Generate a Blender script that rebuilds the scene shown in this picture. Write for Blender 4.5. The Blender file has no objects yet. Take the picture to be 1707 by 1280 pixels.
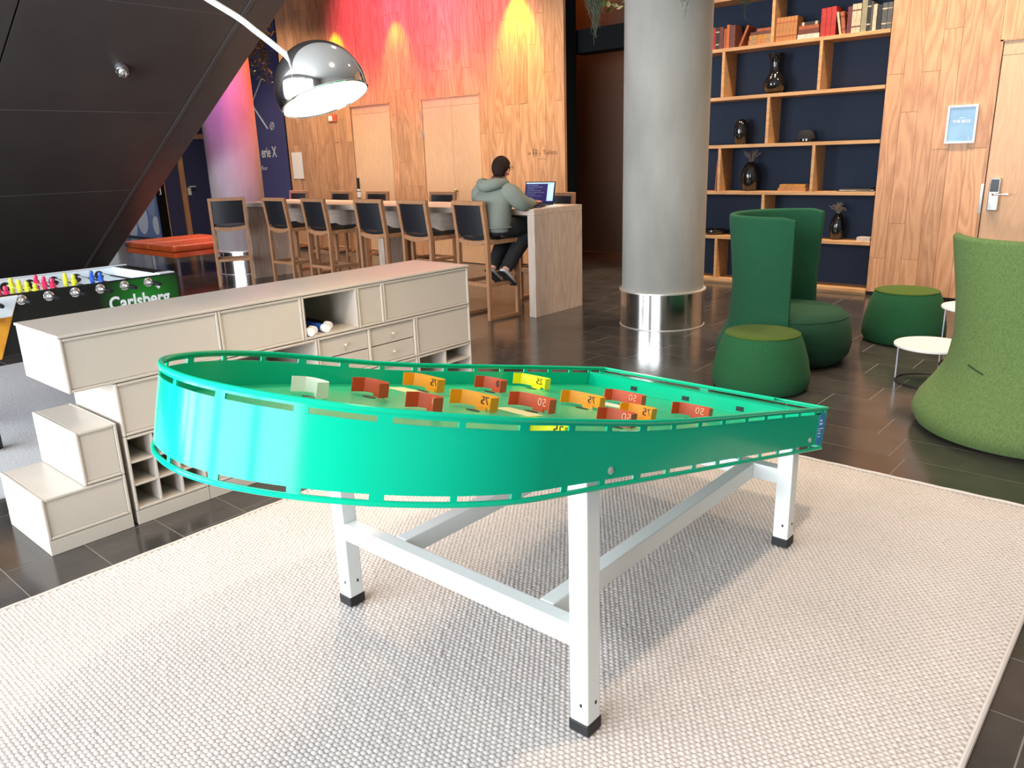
import bpy, bmesh, math, random
import numpy as np
from mathutils import Vector, Matrix
PI = math.pi
random.seed(7)
SC = bpy.context.scene
COL = SC.collection

# ------------------------------------------------------------------ camera
cam_d = bpy.data.cameras.new('camera'); cam = bpy.data.objects.new('camera', cam_d); COL.objects.link(cam)
cam_d.sensor_fit = 'HORIZONTAL'; cam_d.sensor_width = 36.0
cam_d.lens = 1297.86 * 36.0 / 1707.0
cam_d.clip_start = .05; cam_d.clip_end = 100
def cam_axes(pitch, roll, yaw):
    t, r, y = (math.radians(a) for a in (pitch, roll, yaw))
    fw = Vector((-math.sin(y)*math.cos(t), math.cos(y)*math.cos(t), -math.sin(t)))
    rt = Vector((math.cos(y), math.sin(y), 0)); up = rt.cross(fw)
    return rt*math.cos(r)+up*math.sin(r), up*math.cos(r)-rt*math.sin(r), fw
CR, CU, CF = cam_axes(16.287, -1.853, 41.502)
CAM = Vector((0, 0, 1.5))
M = Matrix.Identity(4)
for i in range(3):
    M[i][0] = CR[i]; M[i][1] = CU[i]; M[i][2] = -CF[i]; M[i][3] = CAM[i]
cam.matrix_world = M
SC.camera = cam

# ------------------------------------------------------------------ world, large lights, exposure
W = bpy.data.worlds.new('daylight'); SC.world = W; W.use_nodes = True
bg = W.node_tree.nodes['Background']; bg.inputs[0].default_value = (.82, .9, 1, 1); bg.inputs[1].default_value = .5
SC.view_settings.view_transform = 'Standard'; SC.view_settings.look = 'None'
SC.view_settings.gamma = 1; SC.view_settings.use_curve_mapping = False
SC.view_settings.exposure = 0.12
def lamp(kind, name, loc, target, energy, color, **kw):
    d = bpy.data.lights.new(name, kind); d.energy = energy; d.color = color
    for k, v in kw.items(): setattr(d, k, v)
    o = bpy.data.objects.new(name, d); COL.objects.link(o); o.location = loc
    if target is not None:
        o.rotation_euler = (Vector(target)-Vector(loc)).to_track_quat('-Z', 'Y').to_euler()
    return o
# daylight through the tall windows of the front wall behind the camera
WINX = [-9.4, -7.3, -5.2, -3.1, -1.0]
for wx in WINX:
    lamp('AREA', 'window_daylight', (wx+.95, -3.55, 2.05), (wx+.95, 8, 1.9), 270, (.86, .93, 1), shape='RECTANGLE', size=1.75, size_y=3.6)
# warm ceiling downlights (room lighting)
WARM = (1, .78, .56)
for x, y, e, cone in [(-.45, 2.2, 140, 1.9), (-1.2, 5.2, 120, 1.9), (-3.6, 3.9, 50, 1.9), (-3.4, 7.45, 230, 1.9), (-1.9, 7.5, 190, 1.8), (-.5, 7.5, 160, 1.8), (-5.2, 7.4, 120, 1.5), (-6.8, 7.4, 240, 1.45), (-8.2, 7.4, 260, 1.15), (-9.6, 7.4, 250, 1.15), (-11.2, 7.4, 200, 1.55), (-12.2, 7.3, 150, 1.9), (-6.6, 4.4, 80, 1.6), (-14.5, 8, 140, 1.9), (-14.5, 6.0, 120, 1.9)]:
    lamp('SPOT', 'ceiling_downlight', (x, y, 4.5), (x, y, 0), e*2.2, WARM, spot_size=cone, spot_blend=.9, shadow_soft_size=.12)
# coloured wall washers on the oak wall
for x, e in [(-7.05, 380), (-9.4, 130), (-10.85, 200)]:
    lamp('SPOT', 'yellow_wall_washer', (x, 8.02, 3.75), (x, 8.27, 2.9), e*.55, (1, .66, .015), spot_size=1.0, spot_blend=.8, shadow_soft_size=.03)
for x, e in [(-7.8, 620), (-8.9, 850), (-10.1, 600)]:
    lamp('SPOT', 'pink_flood', (x, 6.2, 4.45), (x, 8.3, 3.45), e, (1, .09, .30), spot_size=.95, spot_blend=1, shadow_soft_size=.15)
lamp('SPOT', 'violet_column_flood', (-9.3, 5.2, 4.4), (-10.4, 6.0, 1.9), 650, (1, .22, .95), spot_size=.62, spot_blend=1, shadow_soft_size=.1)
lamp('SPOT', 'red_column_flood', (-9.0, 6.9, 4.3), (-10.4, 6.05, 2.2), 900, (1, .12, .05), spot_size=.6, spot_blend=1, shadow_soft_size=.1)
lamp('SPOT', 'corridor_uplight', (-6.3, 8.95, 4.4), (-6.9, 9.5, 3.5), 90, (1, .3, .06), spot_size=1.4, spot_blend=1, shadow_soft_size=.1)
lamp('SPOT', 'corridor_downlight', (-5.9, 9.1, 4.3), (-6.1, 9.2, 0), 160, (1, .36, .1), spot_size=1.0, spot_blend=1, shadow_soft_size=.1)

# ------------------------------------------------------------------ materials
def nm(name, color=(.5,.5,.5), rough=.5, metal=0, spec=.5, noise=None, bump=None, emit=None, coat=0, var=0, stretch=None, sheen=0, trans=0, coords='Object'):
    m = bpy.data.materials.new(name); m.use_nodes = True
    nt = m.node_tree; b = nt.nodes['Principled BSDF']; L = nt.links.new
    b.inputs['Base Color'].default_value = (*color, 1); b.inputs['Roughness'].default_value = rough
    b.inputs['Metallic'].default_value = metal; b.inputs['Specular IOR Level'].default_value = spec
    b.inputs['Coat Weight'].default_value = coat
    b.inputs['Sheen Weight'].default_value = sheen
    b.inputs['Transmission Weight'].default_value = trans
    if emit:
        b.inputs['Emission Color'].default_value = (*emit[0], 1); b.inputs['Emission Strength'].default_value = emit[1]
    tc = nt.nodes.new('ShaderNodeTexCoord'); mp = nt.nodes.new('ShaderNodeMapping')
    L(tc.outputs[coords], mp.inputs['Vector'])
    if stretch: mp.inputs['Scale'].default_value = stretch
    col = None
    if noise:   # (scale, second colour, low, high)
        n = nt.nodes.new('ShaderNodeTexNoise'); n.inputs['Scale'].default_value = noise[0]; n.inputs['Detail'].default_value = 6
        L(mp.outputs[0], n.inputs['Vector'])
        r = nt.nodes.new('ShaderNodeMapRange'); r.inputs[1].default_value = noise[2] if len(noise) > 2 else .35; r.inputs[2].default_value = noise[3] if len(noise) > 3 else .65
        L(n.outputs[0], r.inputs[0])
        mx = nt.nodes.new('ShaderNodeMix'); mx.data_type = 'RGBA'
        mx.inputs[6].default_value = (*color, 1); mx.inputs[7].default_value = (*noise[1], 1)
        L(r.outputs[0], mx.inputs[0]); col = mx.outputs[2]
    if var:
        oi = nt.nodes.new('ShaderNodeObjectInfo'); hs = nt.nodes.new('ShaderNodeHueSaturation')
        r = nt.nodes.new('ShaderNodeMapRange'); r.inputs[3].default_value = 1-var; r.inputs[4].default_value = 1+var
        L(oi.outputs['Random'], r.inputs[0]); L(r.outputs[0], hs.inputs['Value'])
        if col is None: hs.inputs['Color'].default_value = (*color, 1)
        else: L(col, hs.inputs['Color'])
        col = hs.outputs[0]
        sc = nt.nodes.new('ShaderNodeVectorMath'); sc.operation = 'SCALE'; sc.inputs[3].default_value = 40
        cx = nt.nodes.new('ShaderNodeCombineXYZ')
        for k in range(3): L(oi.outputs['Random'], cx.inputs[k])
        L(cx.outputs[0], sc.inputs[0]); L(sc.outputs[0], mp.inputs['Location'])
    if col is not None: L(col, b.inputs['Base Color'])
    if bump:    # (scale, strength, distance)
        n = nt.nodes.new('ShaderNodeTexNoise'); n.inputs['Scale'].default_value = bump[0]; n.inputs['Detail'].default_value = 4
        L(mp.outputs[0], n.inputs['Vector'])
        bp = nt.nodes.new('ShaderNodeBump'); bp.inputs['Strength'].default_value = bump[1]; bp.inputs['Distance'].default_value = bump[2]
        L(n.outputs[0], bp.inputs['Height']); L(bp.outputs[0], b.inputs['Normal'])
    return m

def wood(name, c1, c2, rough=.45, axis='Z', scale=1.0, var=.12, spec=.4):
    """oak with cathedral grain along one axis"""
    m = bpy.data.materials.new(name); m.use_nodes = True
    nt = m.node_tree; b = nt.nodes['Principled BSDF']; L = nt.links.new
    b.inputs['Roughness'].default_value = rough; b.inputs['Specular IOR Level'].default_value = spec
    tc = nt.nodes.new('ShaderNodeTexCoord'); mp = nt.nodes.new('ShaderNodeMapping')
    s = {'X': (.12, 1, 1), 'Y': (1, .12, 1), 'Z': (1, 1, .12)}[axis]
    mp.inputs['Scale'].default_value = tuple(a*scale for a in s)
    L(tc.outputs['Object'], mp.inputs['Vector'])
    oi = nt.nodes.new('ShaderNodeObjectInfo'); cx = nt.nodes.new('ShaderNodeCombineXYZ')
    mul = nt.nodes.new('ShaderNodeMath'); mul.operation = 'MULTIPLY'; mul.inputs[1].default_value = 37
    L(oi.outputs['Random'], mul.inputs[0])
    for k in range(3): L(mul.outputs[0], cx.inputs[k])
    L(cx.outputs[0], mp.inputs['Location'])
    n1 = nt.nodes.new('ShaderNodeTexNoise'); n1.inputs['Scale'].default_value = 4.5; n1.inputs['Detail'].default_value = 2
    L(mp.outputs[0], n1.inputs['Vector'])
    w = nt.nodes.new('ShaderNodeMath'); w.operation = 'MULTIPLY'; w.inputs[1].default_value = 11
    L(n1.outputs[0], w.inputs[0])
    fr = nt.nodes.new('ShaderNodeMath'); fr.operation = 'PINGPONG'; fr.inputs[1].default_value = .5
    L(w.outputs[0], fr.inputs[0])
    n2 = nt.nodes.new('ShaderNodeTexNoise'); n2.inputs['Scale'].default_value = 90; n2.inputs['Detail'].default_value = 3
    L(mp.outputs[0], n2.inputs['Vector'])
    ad = nt.nodes.new('ShaderNodeMath'); ad.operation = 'MULTIPLY_ADD'; ad.inputs[1].default_value = .6
    L(n2.outputs[0], ad.inputs[0]); L(fr.outputs[0], ad.inputs[2])
    r = nt.nodes.new('ShaderNodeMapRange'); r.inputs[1].default_value = .2; r.inputs[2].default_value = .75
    L(ad.outputs[0], r.inputs[0])
    mx = nt.nodes.new('ShaderNodeMix'); mx.data_type = 'RGBA'
    mx.inputs[6].default_value = (*c2, 1); mx.inputs[7].default_value = (*c1, 1)
    L(r.outputs[0], mx.inputs[0])
    hs = nt.nodes.new('ShaderNodeHueSaturation')
    r2 = nt.nodes.new('ShaderNodeMapRange'); r2.inputs[3].default_value = 1-var; r2.inputs[4].default_value = 1+var
    L(oi.outputs['Random'], r2.inputs[0]); L(r2.outputs[0], hs.inputs['Value']); L(mx.outputs[2], hs.inputs['Color'])
    L(hs.outputs[0], b.inputs['Base Color'])
    return m

MT = {}
MT['oak'] = wood('oak_plank', (.60, .315, .16), (.42, .195, .09))
MT['oak_door'] = wood('oak_door_veneer', (.64, .39, .23), (.58, .345, .19), scale=1.6, var=.04)
MT['oak_shelf'] = wood('oak_shelf', (.58, .33, .15), (.46, .24, .10), axis='X', var=.06)
MT['stool_wood'] = wood('stool_oak', (.40, .20, .10), (.30, .14, .065), scale=2.5, var=.05)
MT['bar_wood'] = wood('washed_oak', (.50, .40, .33), (.40, .31, .25), axis='X', scale=1.2, var=.04)
MT['bar_wood_v'] = wood('washed_oak_upright', (.50, .40, .33), (.40, .31, .25), axis='Z', scale=1.2, var=.04)
MT['tile'] = nm('slate_tile', (.040, .036, .034), .17, spec=.55, noise=(6, (.058, .052, .047)), var=.10, bump=(60, .05, .002))
MT['grout'] = nm('grout', (.20, .185, .165), .8)
MT['rug'] = nm('woven_rug', (.60, .545, .51), .85, spec=.12, noise=(2.2, (.55, .50, .47)), coords='Object')
MT['backing_shade'] = nm('shaded_backing', (.42, .38, .34), .9, spec=.1)  # rug backing; shade between the weave lumps is put into its colour
MT['rug_grey'] = nm('grey_woven_rug', (.50, .50, .50), .9, spec=.1, noise=(90, (.38, .38, .39)), bump=(110, .35, .006))
MT['green'] = nm('green_enamel', (.003, .50, .29), .16, spec=.22)
MT['green_floor'] = nm('green_enamel_field', (.012, .44, .21), .3, spec=.5)
MT['white_metal'] = nm('white_powder_coat', (.80, .83, .81), .35, spec=.5)
MT['underside'] = nm('bounce_grey', (.30, .29, .28), .8)
MT['rubber'] = nm('black_rubber', (.012, .012, .013), .6)
MT['bolt'] = nm('grey_bolt', (.55, .55, .53), .35, metal=.6)
MT['red_cup'] = nm('red_orange_enamel', (.55, .07, .018), .4)
MT['orange_cup'] = nm('orange_enamel', (.85, .30, .004), .4)
MT['yellow_cup'] = nm('yellow_enamel', (.90, .80, .005), .4)
MT['white_cup'] = nm('white_enamel', (.85, .86, .72), .4)
MT['cream_pad'] = nm('cream_enamel', (.62, .66, .36), .45)
MT['num_dark'] = nm('dark_numeral', (.03, .02, .015), .6)
MT['num_pale'] = nm('pale_numeral', (.75, .5, .33), .6)
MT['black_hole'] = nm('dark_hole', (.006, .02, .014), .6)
MT['sticker'] = nm('blue_sticker', (.03, .26, .62), .4)
MT['white'] = nm('white_print', (.85, .87, .9), .5)
MT['cab'] = nm('warm_white_lacquer', (.53, .475, .415), .32, spec=.45)
MT['cab_in'] = nm('cabinet_inside', (.52, .47, .41), .45)
MT['gap'] = nm('joint_shadow_gap', (.02, .018, .016), .9)
MT['concrete'] = nm('concrete', (.33, .315, .29), .75, spec=.25, noise=(3.5, (.235, .23, .205), .3, .75), bump=(30, .2, .006), stretch=(1, 1, .35))
MT['steel'] = nm('polished_steel', (.80, .78, .76), .16, metal=1)
MT['steel_ring'] = nm('satin_steel', (.78, .75, .70), .4, metal=.8)
MT['chrome'] = nm('chrome', (.92, .93, .93), .08, metal=1)
MT['navy'] = nm('navy_paint', (.022, .034, .064), .7, spec=.25)
MT['blue_wall'] = nm('indigo_paint', (.085, .085, .24), .7, spec=.2)
MT['joint_highlight'] = nm('joint_highlight', (.13, .115, .11), .4)  # paler than the soffit: painted light on the joint edges
MT['door_navy'] = nm('navy_door_paint', (.050, .052, .125), .6, spec=.25)
MT['soffit'] = nm('dark_soffit', (.070, .059, .057), .42, spec=.4, noise=(1.6, (.082, .069, .066)))
MT['dark_wall'] = nm('dark_brown_wall', (.085, .045, .026), .6)
MT['black_wall'] = nm('black_wall', (.005, .0065, .007), .7, spec=.1)
MT['brown_base'] = nm('brown_skirting', (.13, .05, .022), .5)
MT['plaster'] = nm('plaster', (.38, .36, .34), .9)
MT['ceiling'] = nm('ceiling_paint', (.55, .54, .52), .9)
MT['black_leather'] = nm('black_leather', (.010, .010, .013), .42, bump=(120, .1, .002))
MT['orange_leather'] = nm('orange_leather', (.46, .075, .014), .38, noise=(5, (.38, .055, .010)), bump=(25, .25, .01))
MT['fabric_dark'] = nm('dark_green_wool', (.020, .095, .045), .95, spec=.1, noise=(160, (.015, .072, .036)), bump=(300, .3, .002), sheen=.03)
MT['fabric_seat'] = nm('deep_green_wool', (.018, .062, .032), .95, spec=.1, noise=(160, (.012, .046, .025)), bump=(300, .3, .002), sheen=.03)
MT['fabric_light'] = nm('moss_green_felt', (.135, .205, .070), .95, spec=.08, noise=(110, (.095, .150, .050)), bump=(220, .35, .002), sheen=.03)
MT['fabric_pouf'] = nm('bottle_green_wool', (.024, .108, .042), .95, spec=.1, noise=(160, (.018, .085, .034)), bump=(300, .3, .002), sheen=.03)
MT['fabric_top'] = nm('olive_green_wool', (.062, .105, .016), .95, spec=.1, noise=(160, (.05, .088, .014)), bump=(300, .3, .002), sheen=.03)
MT['seam'] = nm('green_seam', (.02, .05, .015), .95)
MT['table_white'] = nm('white_laminate', (.80, .75, .72), .3)
MT['grey_metal'] = nm('grey_metal', (.30, .30, .34), .3, metal=.7)
MT['black_gloss'] = nm('black_glaze', (.006, .006, .007), .06, spec=.6, coat=.5)
MT['black_felt'] = nm('black_felt', (.008, .008, .010), .9)
MT['dry'] = nm('dried_flowers', (.32, .24, .17), .9)
MT['leaf'] = nm('ivy_leaf', (.035, .065, .015), .55, noise=(14, (.09, .12, .02)))
MT['leaf_gold'] = nm('golden_leaf', (.30, .26, .03), .5)  # yellow-gold tone of the ivy crown leaves
MT['moss'] = nm('hanging_moss', (.075, .095, .062), .9)
MT['paper'] = nm('paper', (.82, .80, .78), .7)
MT['frame_white'] = nm('white_frame', (.80, .82, .84), .4)
MT['poster_blue'] = nm('blue_poster', (.06, .20, .36), .25, noise=(3, (.13, .30, .46)), stretch=(1, 1, 1.5))
MT['brass'] = nm('brass', (.60, .42, .18), .25, metal=1)
MT['lock_black'] = nm('black_lock', (.01, .01, .012), .3)
MT['hoodie'] = nm('sage_hoodie', (.205, .225, .19), .95, spec=.08, bump=(60, .25, .006))
MT['trouser'] = nm('black_trousers', (.008, .008, .010), .85)
MT['skin'] = nm('skin', (.62, .28, .18), .55)
MT['hair'] = nm('dark_hair', (.020, .009, .006), .8, spec=.2, bump=(90, .5, .01))
MT['shoe'] = nm('light_shoe', (.55, .56, .58), .6)
MT['sole'] = nm('dark_sole', (.015, .015, .02), .6)
MT['laptop'] = nm('dark_laptop', (.012, .012, .015), .35)
MT['screen'] = nm('laptop_screen', (.01, .008, .04), .3, emit=((.02, .012, .09), 1.0))
MT['screen_pale'] = nm('laptop_screen_pane', (.4, .6, .9), .3, emit=((.45, .68, 1), .85))
MT['foos_black'] = nm('black_laminate', (.008, .009, .008), .3)
MT['foos_white'] = nm('white_laminate_field', (.74, .80, .84), .4)
MT['foos_yellow'] = nm('beer_yellow_print', (.78, .36, .03), .4, noise=(9, (.62, .24, .015)))
MT['pink'] = nm('pink_plastic', (.75, .02, .10), .35)
MT['lime'] = nm('yellow_plastic', (.72, .72, .03), .35)
MT['blue_plastic'] = nm('blue_plastic', (.02, .10, .50), .35)
MT['engrave'] = nm('engraved_mark', (.20, .09, .035), .7)
MT['red_sign'] = nm('red_sign', (.62, .10, .05), .5)
MT['circle_pale'] = nm('pale_circle', (.72, .76, .86), .5)
MT['circle_mid'] = nm('grey_blue_circle', (.25, .32, .55), .5)
MT['panel_blue'] = nm('blue_panel', (.12, .20, .50), .45)
MT['glass'] = nm('window_glass', (.9, .95, 1), .02, trans=1)
MT['alu'] = nm('window_aluminium', (.10, .10, .11), .4, metal=.6)
MT['lamp_inside'] = nm('white_lamp_lining', (.9, .88, .84), .4)
MT['bulb'] = nm('bulb', (1, .9, .75), .3, emit=((1, .86, .66), 60))
MT['marble'] = nm('white_marble', (.75, .75, .74), .25, noise=(4, (.5, .5, .52), .45, .6))
MT['glasses'] = nm('glasses_frame', (.02, .02, .02), .3)
def book_mat(n, c, c2=None): MT[n] = nm(n, c, .55, noise=(22, c2 or tuple(a*.7 for a in c)))
book_mat('bk_red', (.42, .025, .018)); book_mat('bk_dark', (.035, .02, .017)); book_mat('bk_brown', (.14, .038, .022)); book_mat('bk_rust', (.36, .085, .025))
book_mat('bk_tan', (.46, .19, .055)); book_mat('bk_ochre', (.50, .22, .035)); book_mat('bk_cream', (.55, .44, .30)); book_mat('bk_maroon', (.13, .025, .030))
book_mat('bk_khaki', (.27, .24, .15)); book_mat('bk_black', (.012, .013, .013)); book_mat('bk_grey', (.075, .078, .075)); book_mat('bk_orange', (.55, .14, .03)); book_mat('bk_white', (.62, .55, .46))

# ------------------------------------------------------------------ mesh helpers
class MB:
    def __init__(s): s.v = []; s.f = []
    def add(s, verts, faces):
        n = len(s.v); s.v += [tuple(p) for p in verts]; s.f += [tuple(i+n for i in f) for f in faces]; return s
    def box(s, x0, x1, y0, y1, z0, z1, fn=None):
        vs = [(x, y, z) for z in (z0, z1) for y in (y0, y1) for x in (x0, x1)]
        if fn: vs = [fn(*p) for p in vs]
        return s.add(vs, [(0, 2, 3, 1), (4, 5, 7, 6), (0, 1, 5, 4), (2, 6, 7, 3), (0, 4, 6, 2), (1, 3, 7, 5)])
    def beam(s, a, b, w, h=None, up=(0, 0, 1)):
        """square bar between two points"""
        h = h or w; a = Vector(a); b = Vector(b); d = (b-a).normalized(); u = Vector(up)
        sd = d.cross(u)
        if sd.length < 1e-4: sd = d.cross(Vector((1, 0, 0)))
        sd.normalize(); u = sd.cross(d)
        vs = []
        for p in (a, b):
            for i, j in ((-1, -1), (1, -1), (1, 1), (-1, 1)): vs.append(p+sd*(w/2*i)+u*(h/2*j))
        return s.add(vs, [(3, 2, 1, 0), (4, 5, 6, 7), (0, 1, 5, 4), (1, 2, 6, 5), (2, 3, 7, 6), (3, 0, 4, 7)])
    def tube(s, pts, r, n=8, closed=False, caps=True):
        pts = [Vector(p) for p in pts]; k = len(pts); rs = r if isinstance(r, (list, tuple)) else [r]*k
        base = len(s.v); prev = None
        for i, p in enumerate(pts):
            if closed: d = pts[(i+1) % k]-pts[i-1]
            else: d = pts[min(i+1, k-1)]-pts[max(i-1, 0)]
            d.normalize()
            if prev is None:
                u = d.orthogonal().normalized()
                if abs(d.z) < .9: u = (Vector((0, 0, 1))-d*d.z).normalized()
            else:
                u = prev-d*prev.dot(d)
                u = u.normalized() if u.length > 1e-6 else d.orthogonal().normalized()
            prev = u; w = d.cross(u)
            for j in range(n):
                a = 2*PI*j/n; s.v.append(tuple(p+u*(rs[i]*math.cos(a))+w*(rs[i]*math.sin(a))))
        m = k if closed else k-1
        for i in range(m):
            for j in range(n):
                a0 = base+i*n+j; a1 = base+i*n+(j+1) % n; b0 = base+((i+1) % k)*n+j; b1 = base+((i+1) % k)*n+(j+1) % n
                s.f.append((a0, a1, b1, b0))
        if caps and not closed:
            s.f.append(tuple(base+j for j in range(n))[::-1]); s.f.append(tuple(base+(k-1)*n+j for j in range(n)))
        return s
    def lathe(s, prof, n=24, c=(0, 0, 0), fn=None):
        base = len(s.v); m = len(prof)
        for r, z in prof:
            for j in range(n):
                a = 2*PI*j/n; p = (c[0]+r*math.cos(a), c[1]+r*math.sin(a), c[2]+z)
                s.v.append(fn(*p) if fn else p)
        for i in range(m-1):
            for j in range(n):
                s.f.append((base+i*n+j, base+i*n+(j+1) % n, base+(i+1)*n+(j+1) % n, base+(i+1)*n+j))
        if prof[0][0] > 1e-5: s.f.append(tuple(base+j for j in range(n))[::-1])
        if prof[-1][0] > 1e-5: s.f.append(tuple(base+(m-1)*n+j for j in range(n)))
        return s
    def prism(s, poly, fn0, fn1):
        n = len(poly); vs = [fn0(*p) for p in poly]+[fn1(*p) for p in poly]
        return s.add(vs, [tuple(range(n))[::-1], tuple(range(n, 2*n))]+[(i, (i+1) % n, n+(i+1) % n, n+i) for i in range(n)])
    def sphere(s, c, r, n=12, m=8):
        rx, ry, rz = r if isinstance(r, tuple) else (r, r, r)
        prof = [(math.sin(PI*i/m), -math.cos(PI*i/m)) for i in range(m+1)]
        return s.lathe([(max(a, 1e-4), b) for a, b in prof], n, fn=lambda x, y, z: (c[0]+x*rx, c[1]+y*ry, c[2]+z*rz))
    def build(s, name, mat, parent=None, smooth=False, bevel=0, solid=0, sub=0, angle=40):
        me = bpy.data.meshes.new(name); me.from_pydata(s.v, [], s.f); me.validate(); 
        bm = bmesh.new(); bm.from_mesh(me); bmesh.ops.recalc_face_normals(bm, faces=bm.faces); bm.to_mesh(me); bm.free()
        if smooth:
            me.shade_smooth()
            try: me.set_sharp_from_angle(angle=math.radians(angle))
            except Exception: pass
        if mat: me.materials.append(MT[mat])
        o = bpy.data.objects.new(name, me); COL.objects.link(o)
        if parent: o.parent = parent
        if bevel:
            b = o.modifiers.new('bevel', 'BEVEL'); b.width = bevel; b.segments = 2; b.limit_method = 'ANGLE'; b.angle_limit = math.radians(40)
        if solid:
            b = o.modifiers.new('solid', 'SOLIDIFY'); b.thickness = solid; b.offset = 0
            if smooth and angle < 150: b = o.modifiers.new('split', 'EDGE_SPLIT'); b.split_angle = math.radians(angle)
        if sub:
            b = o.modifiers.new('sub', 'SUBSURF'); b.levels = sub; b.render_levels = sub
        return o
def thing(name, label, cat, loc=(0, 0, 0), rz=0, group=None):
    o = bpy.data.objects.new(name, None); COL.objects.link(o); o.empty_display_size = .1
    o.location = loc; o.rotation_euler = (0, 0, rz)
    return tag(o, label, cat, group)
def tag(o, label, cat, group=None):
    o['label'] = label; o['category'] = cat
    if group: o['group'] = group
    return o
def struct(o, label=None):
    o['kind'] = 'structure'
    if label: o['label'] = label
    return o
def at(o, loc, rz=0):
    o.location = loc; o.rotation_euler = (0, 0, rz); return o
def copy_tree(o, parent=None):
    c = o.copy(); COL.objects.link(c)
    if parent: c.parent = parent
    for ch in list(o.children):
        if ch is not c: copy_tree(ch, c)
    return c
_text_cache = {}
def text_obj(s, name, mat, parent, loc, size, xdir, ydir, depth=.001, align='CENTER', bold=0, xs=1.0):
    """flat printed lettering as a thin mesh; xdir reading direction, ydir letter up"""
    cu = bpy.data.curves.new('text', 'FONT'); cu.body = s; cu.size = size; cu.align_x = align; cu.align_y = 'CENTER'
    cu.extrude = depth; cu.offset = bold; cu.resolution_u = 3
    tmp = bpy.data.objects.new('tmp', cu); COL.objects.link(tmp)
    dg = bpy.context.evaluated_depsgraph_get()
    me = bpy.data.meshes.new_from_object(tmp.evaluated_get(dg)); bpy.data.objects.remove(tmp); bpy.data.curves.remove(cu)
    me.name = name
    me.materials.clear(); me.materials.append(MT[mat])
    X = Vector(xdir).normalized()*xs; Y = Vector(ydir).normalized(); Z = Vector(xdir).normalized().cross(Y)
    mm = Matrix(((X.x, Y.x, Z.x, loc[0]), (X.y, Y.y, Z.y, loc[1]), (X.z, Y.z, Z.z, loc[2]), (0, 0, 0, 1)))
    me.transform(mm)
    o = bpy.data.objects.new(name, me); COL.objects.link(o); o.parent = parent
    return o
def project(p):
    v = Vector(p)-CAM; w = v.dot(CF)
    if w <= .05: return None
    return (853.5+1297.86*v.dot(CR)/w, 640-1297.86*v.dot(CU)/w, w)

# ================================================================== the setting
# ---- floor: grout bed with slate tiles in staggered rows
TL, TW, GAP = .591, .2955, .005
fl = struct(MB().box(-19.5, 4, -3.6, 10.2, -.12, -.0009).build('floor', 'grout'), 'dark glossy slate tile floor with thin pale joints')
tile_me = MB().box(-TL/2+GAP/2, TL/2-GAP/2, -TW/2+GAP/2, TW/2-GAP/2, -.006, 0)
t0 = tile_me.build('tile', 'tile', fl); tmesh = t0.data; bpy.data.objects.remove(t0)
OFF = {9: -.926, 10: -1.0, 11: -1.143, 12: -1.585, 13: -1.37, 15: -1.583, 16: -1.36, 3: -.135, 4: -.43, 2: -.72, 0: -3.29, 1: -3.05}
rt = random.Random(3); tiles = []
for k in range(-15, 31):
    y = 1.012+TW*k+TW/2; off = OFF.get(k, rt.uniform(-1, 0))
    i0 = math.floor((-19.4-off)/TL)
    for i in range(i0, i0+42):
        x = off+TL*i+TL/2
        if x < -19.2 or x > 3.7 or y > 10.0 or y < -3.5: continue
        if -2.75 < x < -.55 and -.1 < y < 3.4: continue      # under the rug
        p = project((x, y, 0)); vis = p is not None and -60 < p[0] < 1767 and -20 < p[1] < 1340
        tiles.append((0 if vis else 1, p[2] if p else 99, x, y))
tiles.sort()
for n, (h, d, x, y) in enumerate(tiles[:300]):
    o = bpy.data.objects.new('tile', tmesh); COL.objects.link(o); o.parent = fl; o.location = (x, y, 0)
rest = MB()
for h, d, x, y in tiles[300:]:
    rest.box(x-TL/2+GAP/2, x+TL/2-GAP/2, y-TW/2+GAP/2, y+TW/2-GAP/2, -.006, 0)
rest = rest.build('tile_field', 'tile', fl); rest['kind'] = 'stuff'

# ---- planked oak wall
def planked(wall, x0, x1, Y, z0, z1, w, rnd, thick=.02, door=None):
    n = max(1, round((x1-x0)/w)); ww = (x1-x0)/n
    for i in range(n):
        a, b = x0+i*ww, x0+(i+1)*ww
        z = z0; cuts = []
        zz = z0+rnd.choice([.35, .7, 1.05, 1.4, 1.75, 2.1])*1.0
        while zz < z1-.3: cuts.append(zz); zz += rnd.choice([1.05, 1.4, 1.75, 2.1])
        for c in cuts+[z1]:
            h = c-z
            m = MB().box(-ww/2+.0012, ww/2-.0012, -thick, 0, -h/2+.0012, h/2-.0012)
            o = m.build('plank', 'oak', wall); o.location = ((a+b)/2, Y+thick*.0+rnd.uniform(-.0015, .0015), (z+c)/2)
            z = c
rp = random.Random(11)
WL0, WR0, YW = -12.46, -6.33, 8.32
wl = struct(MB().box(WL0, WR0, YW+.0025, 8.55, 0, 4.6).build('wall_back', 'gap'), 'oak plank wall behind the long bar table, washed with pink and yellow light')
D1 = (-10.64, -9.66, 2.345); D2 = (-8.97, -7.775, 2.345)
for a, b, z0 in [(WL0, D1[0], .06), (D1[0], D1[1], D1[2]), (D1[1], D2[0], .06), (D2[0], D2[1], D2[2]), (D2[1], WR0, .06)]:
    planked(wl, a, b, YW, z0, 4.6, .15, rp)
MB().box(WR0, WR0+.018, 8.299, 8.345, 0, 4.6).build('plank', 'oak', wl)
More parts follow.
